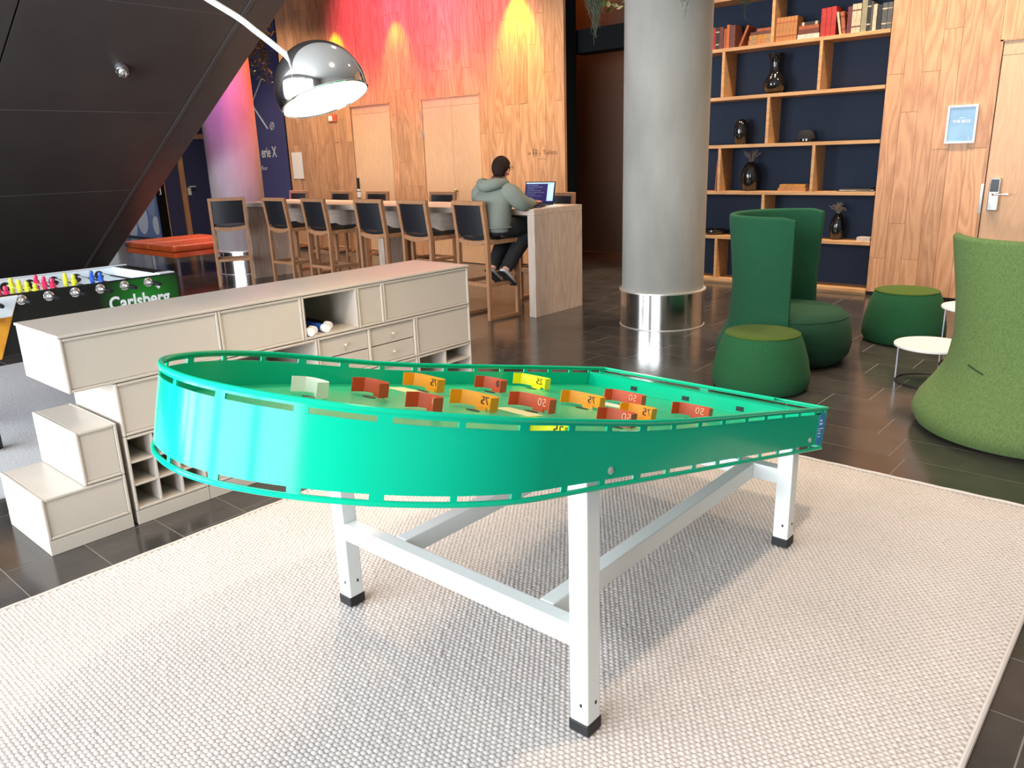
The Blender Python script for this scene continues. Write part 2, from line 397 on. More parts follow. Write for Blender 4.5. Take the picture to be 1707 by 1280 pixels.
# recesses with the flush doors
def flush_door(n, x0, x1, zt, leaves, label):
    """leaf(s) set 3 mm behind the boards, in an oak lining"""
    d = struct(MB().box(x0, x0+.025, YW-.023, YW+.004, 0, zt).box(x1-.012, x1, YW-.023, YW+.004, 0, zt).box(x0, x1, YW-.023, YW+.004, zt-.012, zt).build('door_%d' % n, 'oak'), label)
    xs = [x0+.03]+leaves+[x1-.014]
    for a, b in zip(xs[:-1], xs[1:]):
        MB().box(a+.002, b-.002, YW-.012, YW+.0015, .01, zt-.13).build('leaf', 'oak_door', d)
        MB().box(a+.002, b-.002, YW-.011, YW+.0015, zt-.127, zt-.014).build('top_panel', 'oak_door', d)
    return d
d1 = flush_door(1, D1[0], D1[1], D1[2], [], 'pale oak flush door nearest the blue wall')
MB().box(-10.60, -10.545, YW-.03, YW-.012, 1.06, 1.24).build('lock_plate', 'lock_black', d1, bevel=.004)
MB().box(-10.60, -10.53, YW-.034, YW-.012, .93, 1.06).build('key_card', 'paper', d1)
h = MB().tube([(-10.57, YW-.03, 1.03), (-10.57, YW-.075, 1.03), (-10.45, YW-.075, 1.03)], .009, 8).build('handle', 'steel', d1, smooth=True)
d2 = flush_door(2, D2[0], D2[1], D2[2], [-8.34], 'pale oak double doors behind the person at the bar table')
for z in (1.86, 2.14): MB().box(-8.955, -8.935, YW-.035, YW-.022, z-.05, z+.05).build('hinge', 'steel', d2)
MB().lathe([(.022, 0), (.022, .012), (.012, .02), (.012, .04), (.02, .05), (.012, .06)], 12, fn=lambda x, y, z: (-8.285+x, YW-.012-z, 1.05+y)).build('lock_knob', 'brass', d2, smooth=True)
# light switch, notices on the oak wall
tag(MB().box(-12.375, -12.065, YW-.026, YW-.022, 1.235, 1.685).build('paper_notice', 'paper'), 'white paper notice pinned on the oak wall beside the blue wall', 'notice')
es = tag(MB().box(-11.215, -10.985, YW-.03, YW-.022, 2.14, 2.25).build('fire_sign', 'red_sign'), 'small red fire sign on the oak wall under the chrome lamp', 'sign')
MB().box(-11.20, -11.10, YW-.032, YW-.03, 2.155, 2.235).build('pictogram', 'white', es)
# engraved toilets mark
tg = thing('engraved_sign', 'thin engraved arrow and pictograms reading Toilets on the oak wall', 'sign', (-6.93, YW-.0225, 1.5))
MB().beam((0, 0, .035), (.05, 0, .035), .004).beam((.05, 0, .035), (.033, 0, .05), .004).beam((.05, 0, .035), (.033, 0, .02), .004).build('arrow', 'engrave', tg)
pm = MB()
for i, x in enumerate((.10, .145)):
    pm.tube([(x+.012*math.cos(a*PI/4), 0, .075+.012*math.sin(a*PI/4)) for a in range(8)], .002, 4, closed=True)
    pm.beam((x, 0, .06), (x-.015, 0, .02), .004).beam((x, 0, .06), (x+.015, 0, .02), .004).beam((x, 0, .06), (x, 0, -.015), .004)
pm.tube([(.20+.02*math.cos(a*PI/5), 0, .01+.02*math.sin(a*PI/5)) for a in range(10)], .002, 4, closed=True)
pm.beam((.19, 0, .07), (.195, 0, .03), .004).beam((.195, 0, .03), (.22, 0, .03), .004)
pm.build('pictograms', 'engrave', tg)
text_obj('Toilets', 'lettering', 'engrave', tg, (.375, 0, .035), .085, (1, 0, 0), (0, 0, 1), bold=-.0005)

# ---- right-hand oak wall with the electronic-lock door
YR = 8.46
wr = struct(MB().box(-2.53, 3.0, YR+.0225, 8.8, 0, 4.6).build('wall_back_right', 'gap'), 'oak plank wall to the right of the bookcase')
D3 = (-1.605, -.62, 2.35)
planked(wr, -2.53, D3[0], YR+.02, .04, 4.6, .163, rp); planked(wr, D3[0], D3[1], YR+.02, D3[2], 4.6, .163, rp); planked(wr, D3[1], 1.2, YR+.02, .04, 4.6, .163, rp)
YWs = YW; YW = YR+.02
d3 = flush_door(3, D3[0], D3[1], D3[2], [], 'oak door with an electronic card lock beside the framed blue poster')
YW = YWs
lk = MB().box(-1.535, -1.445, YR-.03, YR+.009, .88, 1.175).build('lock_plate', 'steel', d3, bevel=.008)
MB().box(-1.525, -1.455, YR-.034, YR-.03, 1.05, 1.165).build('card_reader', 'lock_black', lk)
MB().tube([(-1.49, YR-.03, 1.03), (-1.49, YR-.075, 1.03), (-1.47, YR-.08, 1.03), (-1.365, YR-.075, 1.032)], .011, 10).build('lever_handle', 'chrome', lk, smooth=True)
MB().box(-1.603, -1.583, YR-.005, YR+.0, .85, 1.12).build('strike_plate', 'steel', d3)
ps = thing('framed_poster', 'white framed blue poster reading THE BOX on the oak wall by the door', 'poster', (-1.83, YR-.002, 1.655))
fw, fh, ft = .125, .168, .018
for n_, b_ in (('frame_side', (-fw, -fw+ft, -fh, fh)), ('frame_side', (fw-ft, fw, -fh, fh)), ('frame_rail', (-fw+ft, fw-ft, fh-ft, fh)), ('frame_rail', (-fw+ft, fw-ft, -fh, -fh+ft))):
    MB().box(b_[0], b_[1], -.02, 0, b_[2], b_[3]).build(n_, 'frame_white', ps, bevel=.002)
pp = MB().box(-fw+ft, fw-ft, -.010, -.001, -fh+ft, fh-ft).build('poster', 'poster_blue', ps)
text_obj('THE BOX', 'lettering', 'white', pp, (0, -.0108, .025), .036, (1, 0, 0), (0, 0, 1), bold=.0004)
MB().box(-.022, .018, -.0112, -.0102, .054, .058).build('small_print', 'white', pp)
MB().beam((.066, -.0108, -.118), (.078, -.0108, -.13), .003).beam((.078, -.0108, -.118), (.066, -.0108, -.13), .003).build('logo', 'white', pp)

# ---- corridor between the oak wall and the bookcase
struct(MB().box(-7.5, -7.3, 8.551, 9.56, 0, 4.6).build('wall_corridor_left', 'black_wall'), 'black side wall of the dark corridor')
struct(MB().box(WR0+.0005, WR0+.016, 8.346, 8.56, 0, 4.6).build('trim_1', 'black_wall'), 'black vertical trim at the end of the oak wall')
struct(MB().box(-9.0, -4.6, 9.56, 9.7, 0, 4.6).build('wall_corridor_back', 'dark_wall'), 'dark brown wall at the end of the corridor')
struct(MB().box(-7.3, -5.3, 9.53, 9.56, 0, .10).box(-7.3, -5.3, 9.525, 9.56, .095, .105).build('baseboard_back', 'brown_base'), 'brown skirting at the end of the corridor')
struct(MB().box(-5.30, -4.83, 8.50, 9.56, 0, 4.6).build('wall_corridor_right', 'black_wall'), 'black wall between the corridor and the bookcase')
bb = tag(MB().box(-6.44, -5.305, 8.62, 8.90, 2.73, 3.0).build('corridor_bulkhead', 'black_wall'), 'black bulkhead box across the dark corridor', 'bulkhead')
MB().box(-6.446, -6.438, 8.612, 8.63, 2.73, 3.0).build('metal_edge', 'grey_metal', bb)

# ---- blue walls far left
wb = struct(MB().box(-17.15, WL0, 9.6, 9.75, 0, 4.6).build('wall_blue', 'blue_wall'), 'indigo wall with white lettering behind the concrete column')
struct(MB().box(WL0-.10, WL0, 8.34, 9.6, 0, 4.6).build('trim_2', 'black_wall'), 'black strip between the indigo wall and the oak wall')
text_obj('erie X', 'lettering', 'white', wb, (-14.86, 9.597, 1.735), .30, (1, 0, 0), (0, 0, 1), align='RIGHT', bold=.005, xs=.74)
text_obj('Floor', 'small_lettering', 'white', wb, (-15.265, 9.597, 1.42), .125, (1, 0, 0), (0, 0, 1), align='RIGHT', xs=.85)
lm = MB().beam((-15.09, 9.597, 3.2), (-15.52, 9.597, 2.78), .025).beam((-15.60, 9.597, 2.75), (-15.075, 9.597, 2.21), .025).beam((-15.60, 9.597, 2.76), (-15.62, 9.597, 2.66), .02)
lm.build('logo_lines', 'white', wb)
rm = MB().tube([(-14.905+.07*math.cos(a*PI/8), 9.597, 2.255+.07*math.sin(a*PI/8)) for a in range(16)], .011, 5, closed=True).build('registered_mark', 'white', wb)
text_obj('R', 'registered_letter', 'white', wb, (-14.905, 9.597, 2.255), .10, (1, 0, 0), (0, 0, 1))
wlft = struct(MB().box(-17.15, -17.0, 8.1, 9.6, 0, 4.6).build('wall_left', 'door_navy'), 'navy wall with an oak framed navy door')
d4 = struct(MB().box(-17.0, -16.985, 8.60, 9.5, 0, 2.08).build('door_4', 'door_navy'), 'navy door in an oak frame at the far left')
MB().box(-17.0, -16.96, 8.49, 8.60, 0, 2.18).box(-17.0, -16.96, 9.5, 9.58, 0, 2.18).box(-17.0, -16.96, 8.60, 9.5, 2.08, 2.18).build('door_frame', 'oak', d4)
MB().box(-17.0, -16.97, 8.09, 8.13, 0, 2.18).build('trim_strip', 'oak', wlft)
MB().tube([(-16.985, 8.68, 1.08), (-16.93, 8.68, 1.08), (-16.93, 8.80, 1.08)], .012, 8).build('lever_handle', 'white_metal', d4, smooth=True)
MB().box(-16.984, -16.975, 8.63, 8.71, .90, 1.06).build('door_hanger', 'paper', d4, bevel=.003)
wcp = struct(MB().box(-19.5, -17.0, 7.95, 8.1, 0, 4.6).build('wall_left_return', 'plaster'), 'pale wall at the far left behind the patterned panel')
pn = tag(MB().box(-18.9, -17.0, 7.88, 7.94, .03, 1.9).build('patterned_panel', 'panel_blue'), 'blue panel printed with overlapping pale circles at the far left', 'panel')
rc = random.Random(5)
for i, (cx, cz, r, mt) in enumerate([(-17.25, .75, .26, 'circle_mid'), (-17.75, .45, .36, 'circle_pale'), (-17.12, .30, .20, 'circle_pale'), (-17.45, 1.02, .20, 'circle_mid'), (-18.3, .30, .33, 'circle_pale'), (-17.7, .9, .24, 'circle_pale'), (-17.2, 1.25, .14, 'circle_pale'), (-18.2, .75, .25, 'circle_mid')]):
    n = 24; MB().prism([(cx+r*.75*math.cos(2*PI*j/n), max(.04, cz+r*math.sin(2*PI*j/n))) for j in range(n)], lambda x, z, i=i: (min(x, -17.01), 7.882, z), lambda x, z, i=i: (min(x, -17.01), 7.878-i*.0006, z)).build('printed_circle', mt, pn)
gd = thing('dark_glass_door', 'narrow dark door leaf with a long white pull handle at the far left', 'door', (-16.96, 7.995, 0))
MB().box(-.012, .012, -.08, .10, 0, 1.9).build('leaf', 'black_wall', gd)
MB().tube([(.02, -.02, .95), (.07, -.02, .95), (.07, -.02, 1.45), (.02, -.02, 1.45)], .014, 8).build('pull_handle', 'white_metal', gd, smooth=True)

# ---- ceiling, window wall behind the camera, side wall: never in frame, they carry the daylight and the reflections
struct(MB().box(-19.5, 4, -3.6, 10.2, 4.6, 4.7).build('ceiling', 'ceiling'), 'ceiling')
wf = MB().box(-19.5, WINX[0]-.1, -3.5, -3.35, 0, 4.6).box(WINX[-1]+2.0, 4, -3.5, -3.35, 0, 4.6).box(WINX[0]-.1, WINX[-1]+2.0, -3.5, -3.35, 0, .2).box(WINX[0]-.1, WINX[-1]+2.0, -3.5, -3.35, 3.9, 4.6)
struct(wf.build('wall_front', 'plaster'), 'window wall behind the camera')
for i, wx in enumerate(WINX):
    wnd = MB()
    for x in (wx-.1, wx+.0, wx+1.9): pass
    wnd.box(wx-.1, wx+.06, -3.48, -3.36, .2, 3.9).box(wx+1.84, wx+2.0, -3.48, -3.36, .2, 3.9).box(wx+.06, wx+1.84, -3.46, -3.38, 2.75, 2.83)
    struct(wnd.build('window_%d' % (i+1), 'alu'), 'tall window frame behind the camera')
struct(MB().box(3.85, 4, -3.35, 10.2, 0, 4.6).build('wall_right', 'plaster'), 'side wall out of frame')

# ---- concrete columns
def column(x, y, label):
    c = thing('concrete_column', label, 'column', (x, y, 0))
    MB().lathe([(.36, .30), (.36, 4.6)], 64).build('shaft', 'concrete', c, smooth=True)
    sb = MB().lathe([(.374, 0), (.374, .312)], 64).build('steel_base', 'steel', c, smooth=True)
    MB().lathe([(.374, .312), (.384, .314), (.384, .326), (.36, .330)], 64).build('steel_ring', 'steel_ring', sb, smooth=True)
    MB().lathe([(.374, 0), (.379, .0005), (.379, .006), (.374, .008)], 64).build('floor_ring', 'steel_ring', sb, smooth=True)
    return c
column(-3.585, 6.14, 'round grey concrete column with a polished steel base beside the bookcase')
column(-10.51, 6.08, 'round concrete column lit pink and red behind the bar table')

# ---- dark stair soffit rising from the far left
SL = .553; SX = -12.98; YE = 5.08
def sz(x): return SL*(x-SX)
st = thing('stair_soffit', 'huge dark brown sloping underside of a staircase filling the top left', 'staircase', (SX, YE, 0))
def sp(x, y, d):      # root-local point on the soffit plane, d metres above it (normal)
    nx, nz = -SL/math.hypot(1, SL), 1/math.hypot(1, SL)
    return (x-SX+nx*d, y-YE, sz(x)+nz*d)
xs = [-13.0, -10.75, -9.18, -7.66, -6.1, -4.6]
ys = [4.70, 2.72, .75, -1.2]
for i in range(len(xs)-1):
    for j in range(len(ys)-1):
        a, b = xs[i]+.004, xs[i+1]-.004; c, d = ys[j+1]+(.014 if True else 0), ys[j]-.006
        MB().add([sp(a, c, 0), sp(b, c, 0), sp(b, d, 0), sp(a, d, 0), sp(a, c, .03), sp(b, c, .03), sp(b, d, .03), sp(a, d, .03)], [(0, 1, 2, 3), (4, 7, 6, 5), (0, 4, 5, 1), (1, 5, 6, 2), (2, 6, 7, 3), (3, 7, 4, 0)]).build('soffit_panel', 'soffit', st)
MB().add([sp(x, y, d) for d in (.035, .30) for y in (-1.2, 4.72) for x in (-13.0, -4.6)], [(0, 1, 3, 2), (4, 6, 7, 5), (0, 4, 5, 1), (2, 3, 7, 6), (0, 2, 6, 4), (1, 5, 7, 3)]).build('stair_core', 'black_wall', st)
MB().add([sp(x, y, d) for d in (-.012, .34) for y in (4.70, 5.08) for x in (-13.0, -4.6)], [(0, 1, 3, 2), (4, 6, 7, 5), (0, 4, 5, 1), (2, 3, 7, 6), (0, 2, 6, 4), (1, 5, 7, 3)]).build('stringer', 'soffit', st, bevel=.02)
MB().add([sp(x, y, d) for d in (-.016, -.004) for y in (4.735, 4.75) for x in (-13.0, -4.6)], [(0, 1, 3, 2), (4, 6, 7, 5), (0, 4, 5, 1), (2, 3, 7, 6), (0, 2, 6, 4), (1, 5, 7, 3)]).build('edge_bead', 'soffit', st)
for x in xs[1:-1]:  # thin pale strips, painted edge reflections along the panel joints
    MB().add([sp(a, y, d) for d in (-.003, .01) for y in (2.74, 4.69) for a in (x-.0035, x+.0035)], [(0, 1, 3, 2), (4, 6, 7, 5), (0, 4, 5, 1), (2, 3, 7, 6), (0, 2, 6, 4), (1, 5, 7, 3)]).build('joint_glint', 'joint_highlight', st)
# caged bulkhead lamp on the soffit
cx_, cy_ = -8.47, 3.784
cg = thing('caged_lamp', 'small wire-caged bulkhead lamp on the dark staircase soffit', 'lamp', (cx_, cy_, sz(cx_)))
nrm = Vector((SL, 0, -1)).normalized(); ta = Vector((0, 1, 0)); tb = nrm.cross(ta)
def cp(a, b, n): return tuple(ta*a+tb*b+nrm*n)
MB().lathe([(.055, 0), (.055, .02), (.045, .03)], 16, fn=lambda x, y, z: cp(x, y, z)).build('base_ring', 'grey_metal', cg, smooth=True)
wm = MB()
for i in range(5):
    a = PI*i/5
    wm.tube([cp(.06*math.cos(t)*math.cos(a), .06*math.cos(t)*math.sin(a), .03+.10*math.sin(t)) for t in [PI*k/8 for k in range(9)]], .0035, 5)
for r, n in ((.059, .05), (.05, .09)):
    wm.tube([cp(r*math.cos(k*PI/8), r*math.sin(k*PI/8), n) for k in range(16)], .0035, 5, closed=True)
wm.build('wire_cage', 'steel', cg, smooth=True)
MB().sphere((0, 0, 0), .035).build('lamp_glass', 'lamp_inside', cg, smooth=True).location = Vector(cp(0, 0, .06))

# ---- rugs
RX0, RX1, RY0, RY1 = -3.0, -.235, -.35, 3.68
rug = thing('woven_rug', 'large beige basket-weave rug under the green game table', 'rug', ((RX0+RX1)/2, (RY0+RY1)/2, 0))
hx, hy = (RX1-RX0)/2, (RY1-RY0)/2
MB().box(-hx, hx, -hy, hy, .0, .0065).build('rug_backing', 'backing_shade', rug)
# folded hem along the edges
hm = MB()
for a, b in (((-hx, -hy), (hx, -hy)), ((hx, -hy), (hx, hy)), ((hx, hy), (-hx, hy)), ((-hx, hy), (-hx, -hy))):
    n = 60
    hm.tube([(a[0]+(b[0]-a[0])*t/n, a[1]+(b[1]-a[1])*t/n, .0065+.001*math.sin(t*1.7)) for t in range(n+1)], .0085, 8)
hm.build('hem', 'rug', rug, smooth=True)
PX, PY = .0202, .0137
nx_, ny_ = int((2*hx-.02)/PX)+1, int((2*hy-.02)/PY)
gx = np.array([-.5, 0, .5]); H9 = np.array([[0, .30, 0], [.30, 1, .30], [0, .30, 0]])*.0085
V = []; cidx = 0
ii, jj = np.meshgrid(np.arange(nx_), np.arange(ny_), indexing='ij')
rs_ = np.random.RandomState(1)
cxs = -hx+.014+ii*PX+(jj % 2)*PX*.5; cys = -hy+.012+jj*PY
cxs = (cxs+rs_.normal(0, .0006, cxs.shape)).ravel(); cys = (cys+rs_.normal(0, .0005, cys.shape)).ravel()
hs = (1+rs_.normal(0, .10, cxs.shape))
keep = (cxs < hx-.010)
cxs, cys, hs = cxs[keep], cys[keep], hs[keep]; N = len(cxs)
vx = cxs[:, None, None]+gx[None, :, None]*PX*.97+0*gx[None, None, :]
vy = cys[:, None, None]+gx[None, None, :]*PY*1.05+gx[None, :, None]*.0035
vz = .0050+H9[None]*hs[:, None, None]
verts = np.stack([vx, vy, vz], -1).reshape(-1, 3)
q = np.array([[0, 3, 4, 1], [1, 4, 5, 2], [3, 6, 7, 4], [4, 7, 8, 5]])
faces = (q[None]+9*np.arange(N)[:, None, None]).reshape(-1, 4)
wme = bpy.data.meshes.new('weave'); wme.vertices.add(len(verts)); wme.vertices.foreach_set('co', verts.astype(np.float32).ravel())
wme.loops.add(faces.size); wme.loops.foreach_set('vertex_index', faces.astype(np.int32).ravel())
wme.polygons.add(len(faces)); wme.polygons.foreach_set('loop_start', np.arange(0, faces.size, 4, dtype=np.int32))
wme.update(calc_edges=True); wme.shade_smooth(); wme.materials.append(MT['rug'])
wo = bpy.data.objects.new('weave', wme); COL.objects.link(wo); wo.parent = rug; wo['kind'] = 'stuff'
rg = tag(MB().box(-7.1, -4.12, -1.0, 3.2, 0, .012).build('grey_rug', 'rug_grey', bevel=.005), 'grey woven rug under the table football game', 'rug')

# ================================================================== green tilted game table
GT = thing('game_table', 'bright green tilted bagatelle game table with rounded end on white legs', 'game table', (-1.543, 1.415, .0135))
TH = math.atan(.243); ct, sn = math.cos(TH), math.sin(TH)
def T(x, u, n):                                  # table coordinates -> root-local
    return (x, u*ct+n*sn, .710-u*sn+n*ct)
HWD, UC, UE, RR = .535, -.262, 1.62, .535
def outline(r_off=0.0, step=.012):
    """open polyline round the drop shape from the far square corner, round the curved end, to the near corner"""
    h = HWD+r_off; pts = []; ax, au = .068, -.788-r_off
    U1, U2 = -.10, -.20
    n = int((UE-U1)/step)
    for i in range(n+1): pts.append((-h, UE-(UE-U1)*i/n))
    m = 60
    for i in range(1, m): t = PI/2*i/m; pts.append((ax-(h+ax)*math.cos(t), U1+(au-U1)*math.sin(t)))
    for i in range(0, m):
        t = PI/2*i/m; pts.append((ax+(h-ax)*math.sin(t)**(2/1.85), U2+(au-U2)*math.cos(t)**(2/1.85)))
    n = int((UE-U2)/step)
    for i in range(n+1): pts.append((h, U2+(UE-U2)*i/n))
    return pts
def rimh(u):
    return float(np.interp(u, [-.8, -.6, -.4, -.2, 0, .2, .4, .7, 1.1, 1.65], [.196, .189, .186, .180, .170, .161, .158, .160, .164, .167]))
OUT = outline()
SLOT, PITCH = .135, .160
def rim_wall():
    m = MB(); P = OUT; rows = [0, .007, .020, .5, 'b', 'c', 'd']
    s = 0; cols = []
    for i, p in enumerate(P):
        if i: s += math.hypot(p[0]-P[i-1][0], p[1]-P[i-1][1])
        cols.append(s)
    for p in P:
        h = rimh(p[1])
        for n in (0, .008, .020, h*.5, h-.026, h-.014, h-.004): m.v.append(T(p[0], p[1], n))
    for i in range(len(P)-1):
        mid = ((cols[i]+cols[i+1])/2+.03) % PITCH
        for k in range(6):
            if k in (1, 4) and mid < SLOT and .03 < cols[i] < cols[-1]-.03: continue
            m.f.append((i*7+k, (i+1)*7+k, (i+1)*7+k+1, i*7+k+1))
    return m
rim_wall().build('rim_wall', 'green', GT, smooth=True, solid=.004)
MB().tube([T(p[0], p[1], rimh(p[1])-.003) for p in OUT[::2]], .0062, 8).build('top_edge', 'green', GT, smooth=True)
MB().tube([T(p[0], p[1], .001) for p in OUT[::2]], .0062, 8).build('bottom_edge', 'green', GT, smooth=True)
# square far end: outer wall, inner ball ledge, sliding bar
HE = rimh(UE)
MB().box(-HWD, HWD, UE-.002, UE+.002, 0, HE-.026, fn=T).box(-HWD, HWD, UE-.002, UE+.002, HE-.014, HE-.002, fn=T).box(-.02, .02, UE-.002, UE+.002, HE-.03, HE-.012, fn=T).build('end_wall', 'green', GT)
MB().tube([T(-HWD, UE, HE-.003), T(HWD, UE, HE-.003)], .006, 8).build('end_edge', 'green', GT, smooth=True)
ld = MB().box(-HWD+.004, HWD-.004, UE-.125, UE-.121, .085, HE-.022, fn=T).box(-HWD+.004, HWD-.004, UE-.125, UE-.004, HE-.024, HE-.021, fn=T).build('ball_return', 'green', GT)
for x in (-.28, -.02, .23): MB().box(x-.016, x+.016, UE-.128, UE-.124, .098, .116, fn=T).build('peephole', 'black_hole', ld)
MB().box(-.40, .34, UE-.06, UE-.035, HE-.006, HE+.006, fn=T).build('slide_bar', 'green', GT, bevel=.003)
# playfield
fp = outline(-.004)
n_ = len(fp)
pf = MB(); pf.v += [T(p[0], min(p[1], UE-.004), .085) for p in fp]; pf.v += [T(p[0], min(p[1], UE-.004), .079) for p in fp]
pf.f.append(tuple(range(n_))); pf.f.append(tuple(range(n_, 2*n_))[::-1]); pf.f += [(i, (i+1) % n_, n_+(i+1) % n_, n_+i) for i in range(n_)]
pf.build('playfield', 'green_floor', GT)
us = MB(); us.v += [T(p[0]*.985, min(p[1], UE-.02), .0785) for p in fp]; us.v += [T(p[0]*.985, min(p[1], UE-.02), .068) for p in fp]
us.f.append(tuple(range(n_))); us.f.append(tuple(range(n_, 2*n_))[::-1]); us.f += [(i, (i+1) % n_, n_+(i+1) % n_, n_+i) for i in range(n_)]
us.build('bounce_board', 'underside', GT)  # unseen grey panel added to keep green bounce off the rug
# scoring cups: bent plates open uphill, numerals cut through them
def cup(x, u, num, mat, nummat, w=.155, hh=.052, pad=None, rot=0):
    cr, sr = math.cos(rot), math.sin(rot)
    def P(a, b, n): return T(x+a*cr-b*sr, u+a*sr+b*cr, .085+n)
    m = MB(); pts = [(-w/2, -.055), (-w/2+.006, -.012), (-w/2+.025, 0), (0, .004), (w/2-.025, 0), (w/2-.006, -.012), (w/2, -.055)]
    for a, b in pts:
        for n in (0.008, hh): m.v.append(P(a, b, n))
    for i in range(len(pts)-1): m.f.append((2*i, 2*i+2, 2*i+3, 2*i+1))
    o = m.build('scoring_cup', mat, GT, smooth=True, solid=.003)
    MB().box(-.022, .022, -.002, .003, 0, .012, fn=P).build('tab', mat, o)
    e0, e1, en = Vector(P(-1, 0, 0))-Vector(P(0, 0, 0)), Vector(P(0, 0, 1))-Vector(P(0, 0, 0)), 0
    text_obj(num, 'numeral', nummat, o, P(.012, .003, hh*.58), .036, e0, e1, depth=.0035, bold=-.0004)
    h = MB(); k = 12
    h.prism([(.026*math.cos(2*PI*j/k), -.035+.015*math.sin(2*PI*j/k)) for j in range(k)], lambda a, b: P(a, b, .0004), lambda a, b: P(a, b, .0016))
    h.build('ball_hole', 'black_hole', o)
    if pad: MB().box(-w/2+.01, w/2-.01, -.14, -.06, .0005, .002, fn=P).build('score_pad', pad, o)
    return o
cup(-.285, -.21, '10', 'white_cup', 'num_dark', w=.12)
cup(-.275, .0, '50', 'red_cup', 'num_dark', w=.125)
cup(-.375, .315, '75', 'orange_cup', 'num_dark', w=.165, pad='cream_pad')
cup(-.345, .625, '50', 'red_cup', 'num_dark', w=.125)
cup(-.42, .96, '25', 'yellow_cup', 'num_dark', w=.165)
cup(-.02, -.015, '50', 'red_cup', 'num_pale', w=.11)
cup(-.03, .20, '75', 'orange_cup', 'num_dark', w=.165)
cup(.02, .42, '50', 'red_cup', 'num_pale', w=.165, pad='cream_pad')
cup(.0, .73, '75', 'orange_cup', 'num_dark', w=.165)
cup(-.02, 1.04, '50', 'red_cup', 'num_pale', w=.165, pad='white_cup')
cup(.235, .715, '75', 'orange_cup', 'num_dark', w=.12, pad='white_cup')
cup(.26, 1.05, '50', 'red_cup', 'num_pale', w=.145)
cup(.29, .50, '50', 'red_cup', 'num_pale', w=.12)
cup(.38, .03, '25', 'yellow_cup', 'num_dark', w=.14)
# bolts through the rim
for u, n in ((.07, .042), (1.47, .042)):
    MB().lathe([(.010, 0), (.010, .003), (.006, .006), (.0005, .007)], 16, fn=lambda x, y, z, u=u, n=n: T(HWD+.002+z, u+x, n+y)).build('bolt', 'bolt', GT, smooth=True)
# oval blue sticker on the near side by the square corner
n_ = 28; so = MB().prism([(1.575+.038*max(-1.0, min(1, 1.25*math.cos(2*PI*j/n_))), .082+.068*math.sin(2*PI*j/n_)) for j in range(n_)], lambda a, b: T(HWD+.002, a, b), lambda a, b: T(HWD+.0032, a, b)).build('sticker', 'sticker', GT)
Tu = Vector(T(0, 1, 0))-Vector(T(0, 0, 0)); Tn = Vector(T(0, 0, 1))-Vector(T(0, 0, 0))
for a_, b_, n_, h_ in [(1.552, 1.572, .112, .008), (1.551, 1.585, .099, .007), (1.548, 1.60, .082, .003), (1.548, 1.570, .074, .003), (1.547, 1.578, .062, .0045), (1.546, 1.574, .050, .003)]:
    MB().box(HWD+.0032, HWD+.0038, a_, b_, n_, n_+h_, fn=T).build('small_print', 'white', so)
# white steel stand
LW = .058
def leg(x, y, ztop):
    o = MB().box(x-LW/2, x+LW/2, y-LW/2, y+LW/2, .03, ztop).build('leg', 'white_metal', GT, bevel=.004)
    e = .003
    MB().box(x-LW/2-e, x+LW/2+e, y-LW/2-e, y+LW/2+e, .0, .036).build('foot_cap', 'rubber', o, bevel=.004)
    MB().box(x+LW/2-.0005, x+LW/2+.0012, y+.004, y+.011, .085, .095).box(x+.004, x+.011, y-LW/2-.0012, y-LW/2+.0005, .085, .095).build('screw_hole', 'rubber', o)
    return o
lx = HWD-LW/2-.003
ly0, ly1 = .014, 1.325
def under(y): return .710-(y)*math.tan(TH)
for x in (-lx, lx): leg(x, ly0, under(ly0)+.05); leg(x, ly1, under(ly1)+.05)
RZ = .285
def rail(a, b): return MB().beam(a, b, .05, .062).build('rail', 'white_metal', GT, bevel=.004)
rail((-lx+LW/2, ly0, RZ), (lx-LW/2, ly0, RZ)); rail((-lx+LW/2, ly1, RZ), (lx-LW/2, ly1, RZ))
for x in (-.245, .355): rail((x, ly0+.025, RZ), (x, ly1-.025, RZ))

# ================================================================== white storage modules
CX, CD = -3.303, .48
def module(name, label, y0, y1, z0, z1, front='panel', plinth=False, group=None, thick=.014):
    t = thing(name, label, 'cabinet', (CX, y0, z0 if not plinth else 0), 0, group)
    oz = 0 if not plinth else z0
    h = z1-z0; w = y1-y0; g = .0012
    def b(n, x0, x1, ya, yb, za, zb, m='cab', par=t, bev=.004): return MB().box(x0, x1, ya, yb, za+oz, zb+oz).build(n, m, par, bevel=bev)
    b('side_panel', -CD, 0, g, thick, 0, h); b('side_panel', -CD, 0, w-thick, w-g, 0, h)
    b('bottom_panel', -CD, 0, thick, w-thick, g, thick); b('top_panel', -CD, 0, thick, w-thick, h-thick, h-g)
    b('back_panel', -CD, -CD+.01, thick, w-thick, thick, h-thick, 'cab_in', bev=0)
    if front == 'panel': b('front_panel', -.03, -.008, thick+.001, w-thick-.001, thick+.001, h-thick-.001, bev=.001)
    if plinth: MB().box(-CD, -.002, g, w-g, 0, z0-.001).build('plinth', 'cab', t, bevel=.002)
    return t, w, h, oz
G_ = 'white storage modules behind the game table'
module('storage_module', 'low white storage box with plinth, bottom step at the left end of the cabinet run', .885, 1.222, .065, .246, plinth=True, group=G_)
module('storage_module', 'white storage cube standing on the low step of the cabinet run', 1.055, 1.222, .2475, .479, group=G_)
module('storage_module', 'long white storage box overhanging the left end of the top row', 1.064, 1.737, .643, .868, group=G_)
module('storage_module', 'closed white storage box left of the open niche with tubes', 1.737, 2.181, .643, .868, group=G_)
module('storage_module', 'open white niche holding tubes with round white ends', 2.181, 2.525, .643, .868, front=None, group=G_)
module('storage_module', 'narrow closed white storage box right of the open niche', 2.525, 2.70, .643, .868, group=G_)
module('storage_module', 'wide white storage box at the right end of the top row', 2.70, 3.366, .643, .868, group=G_)
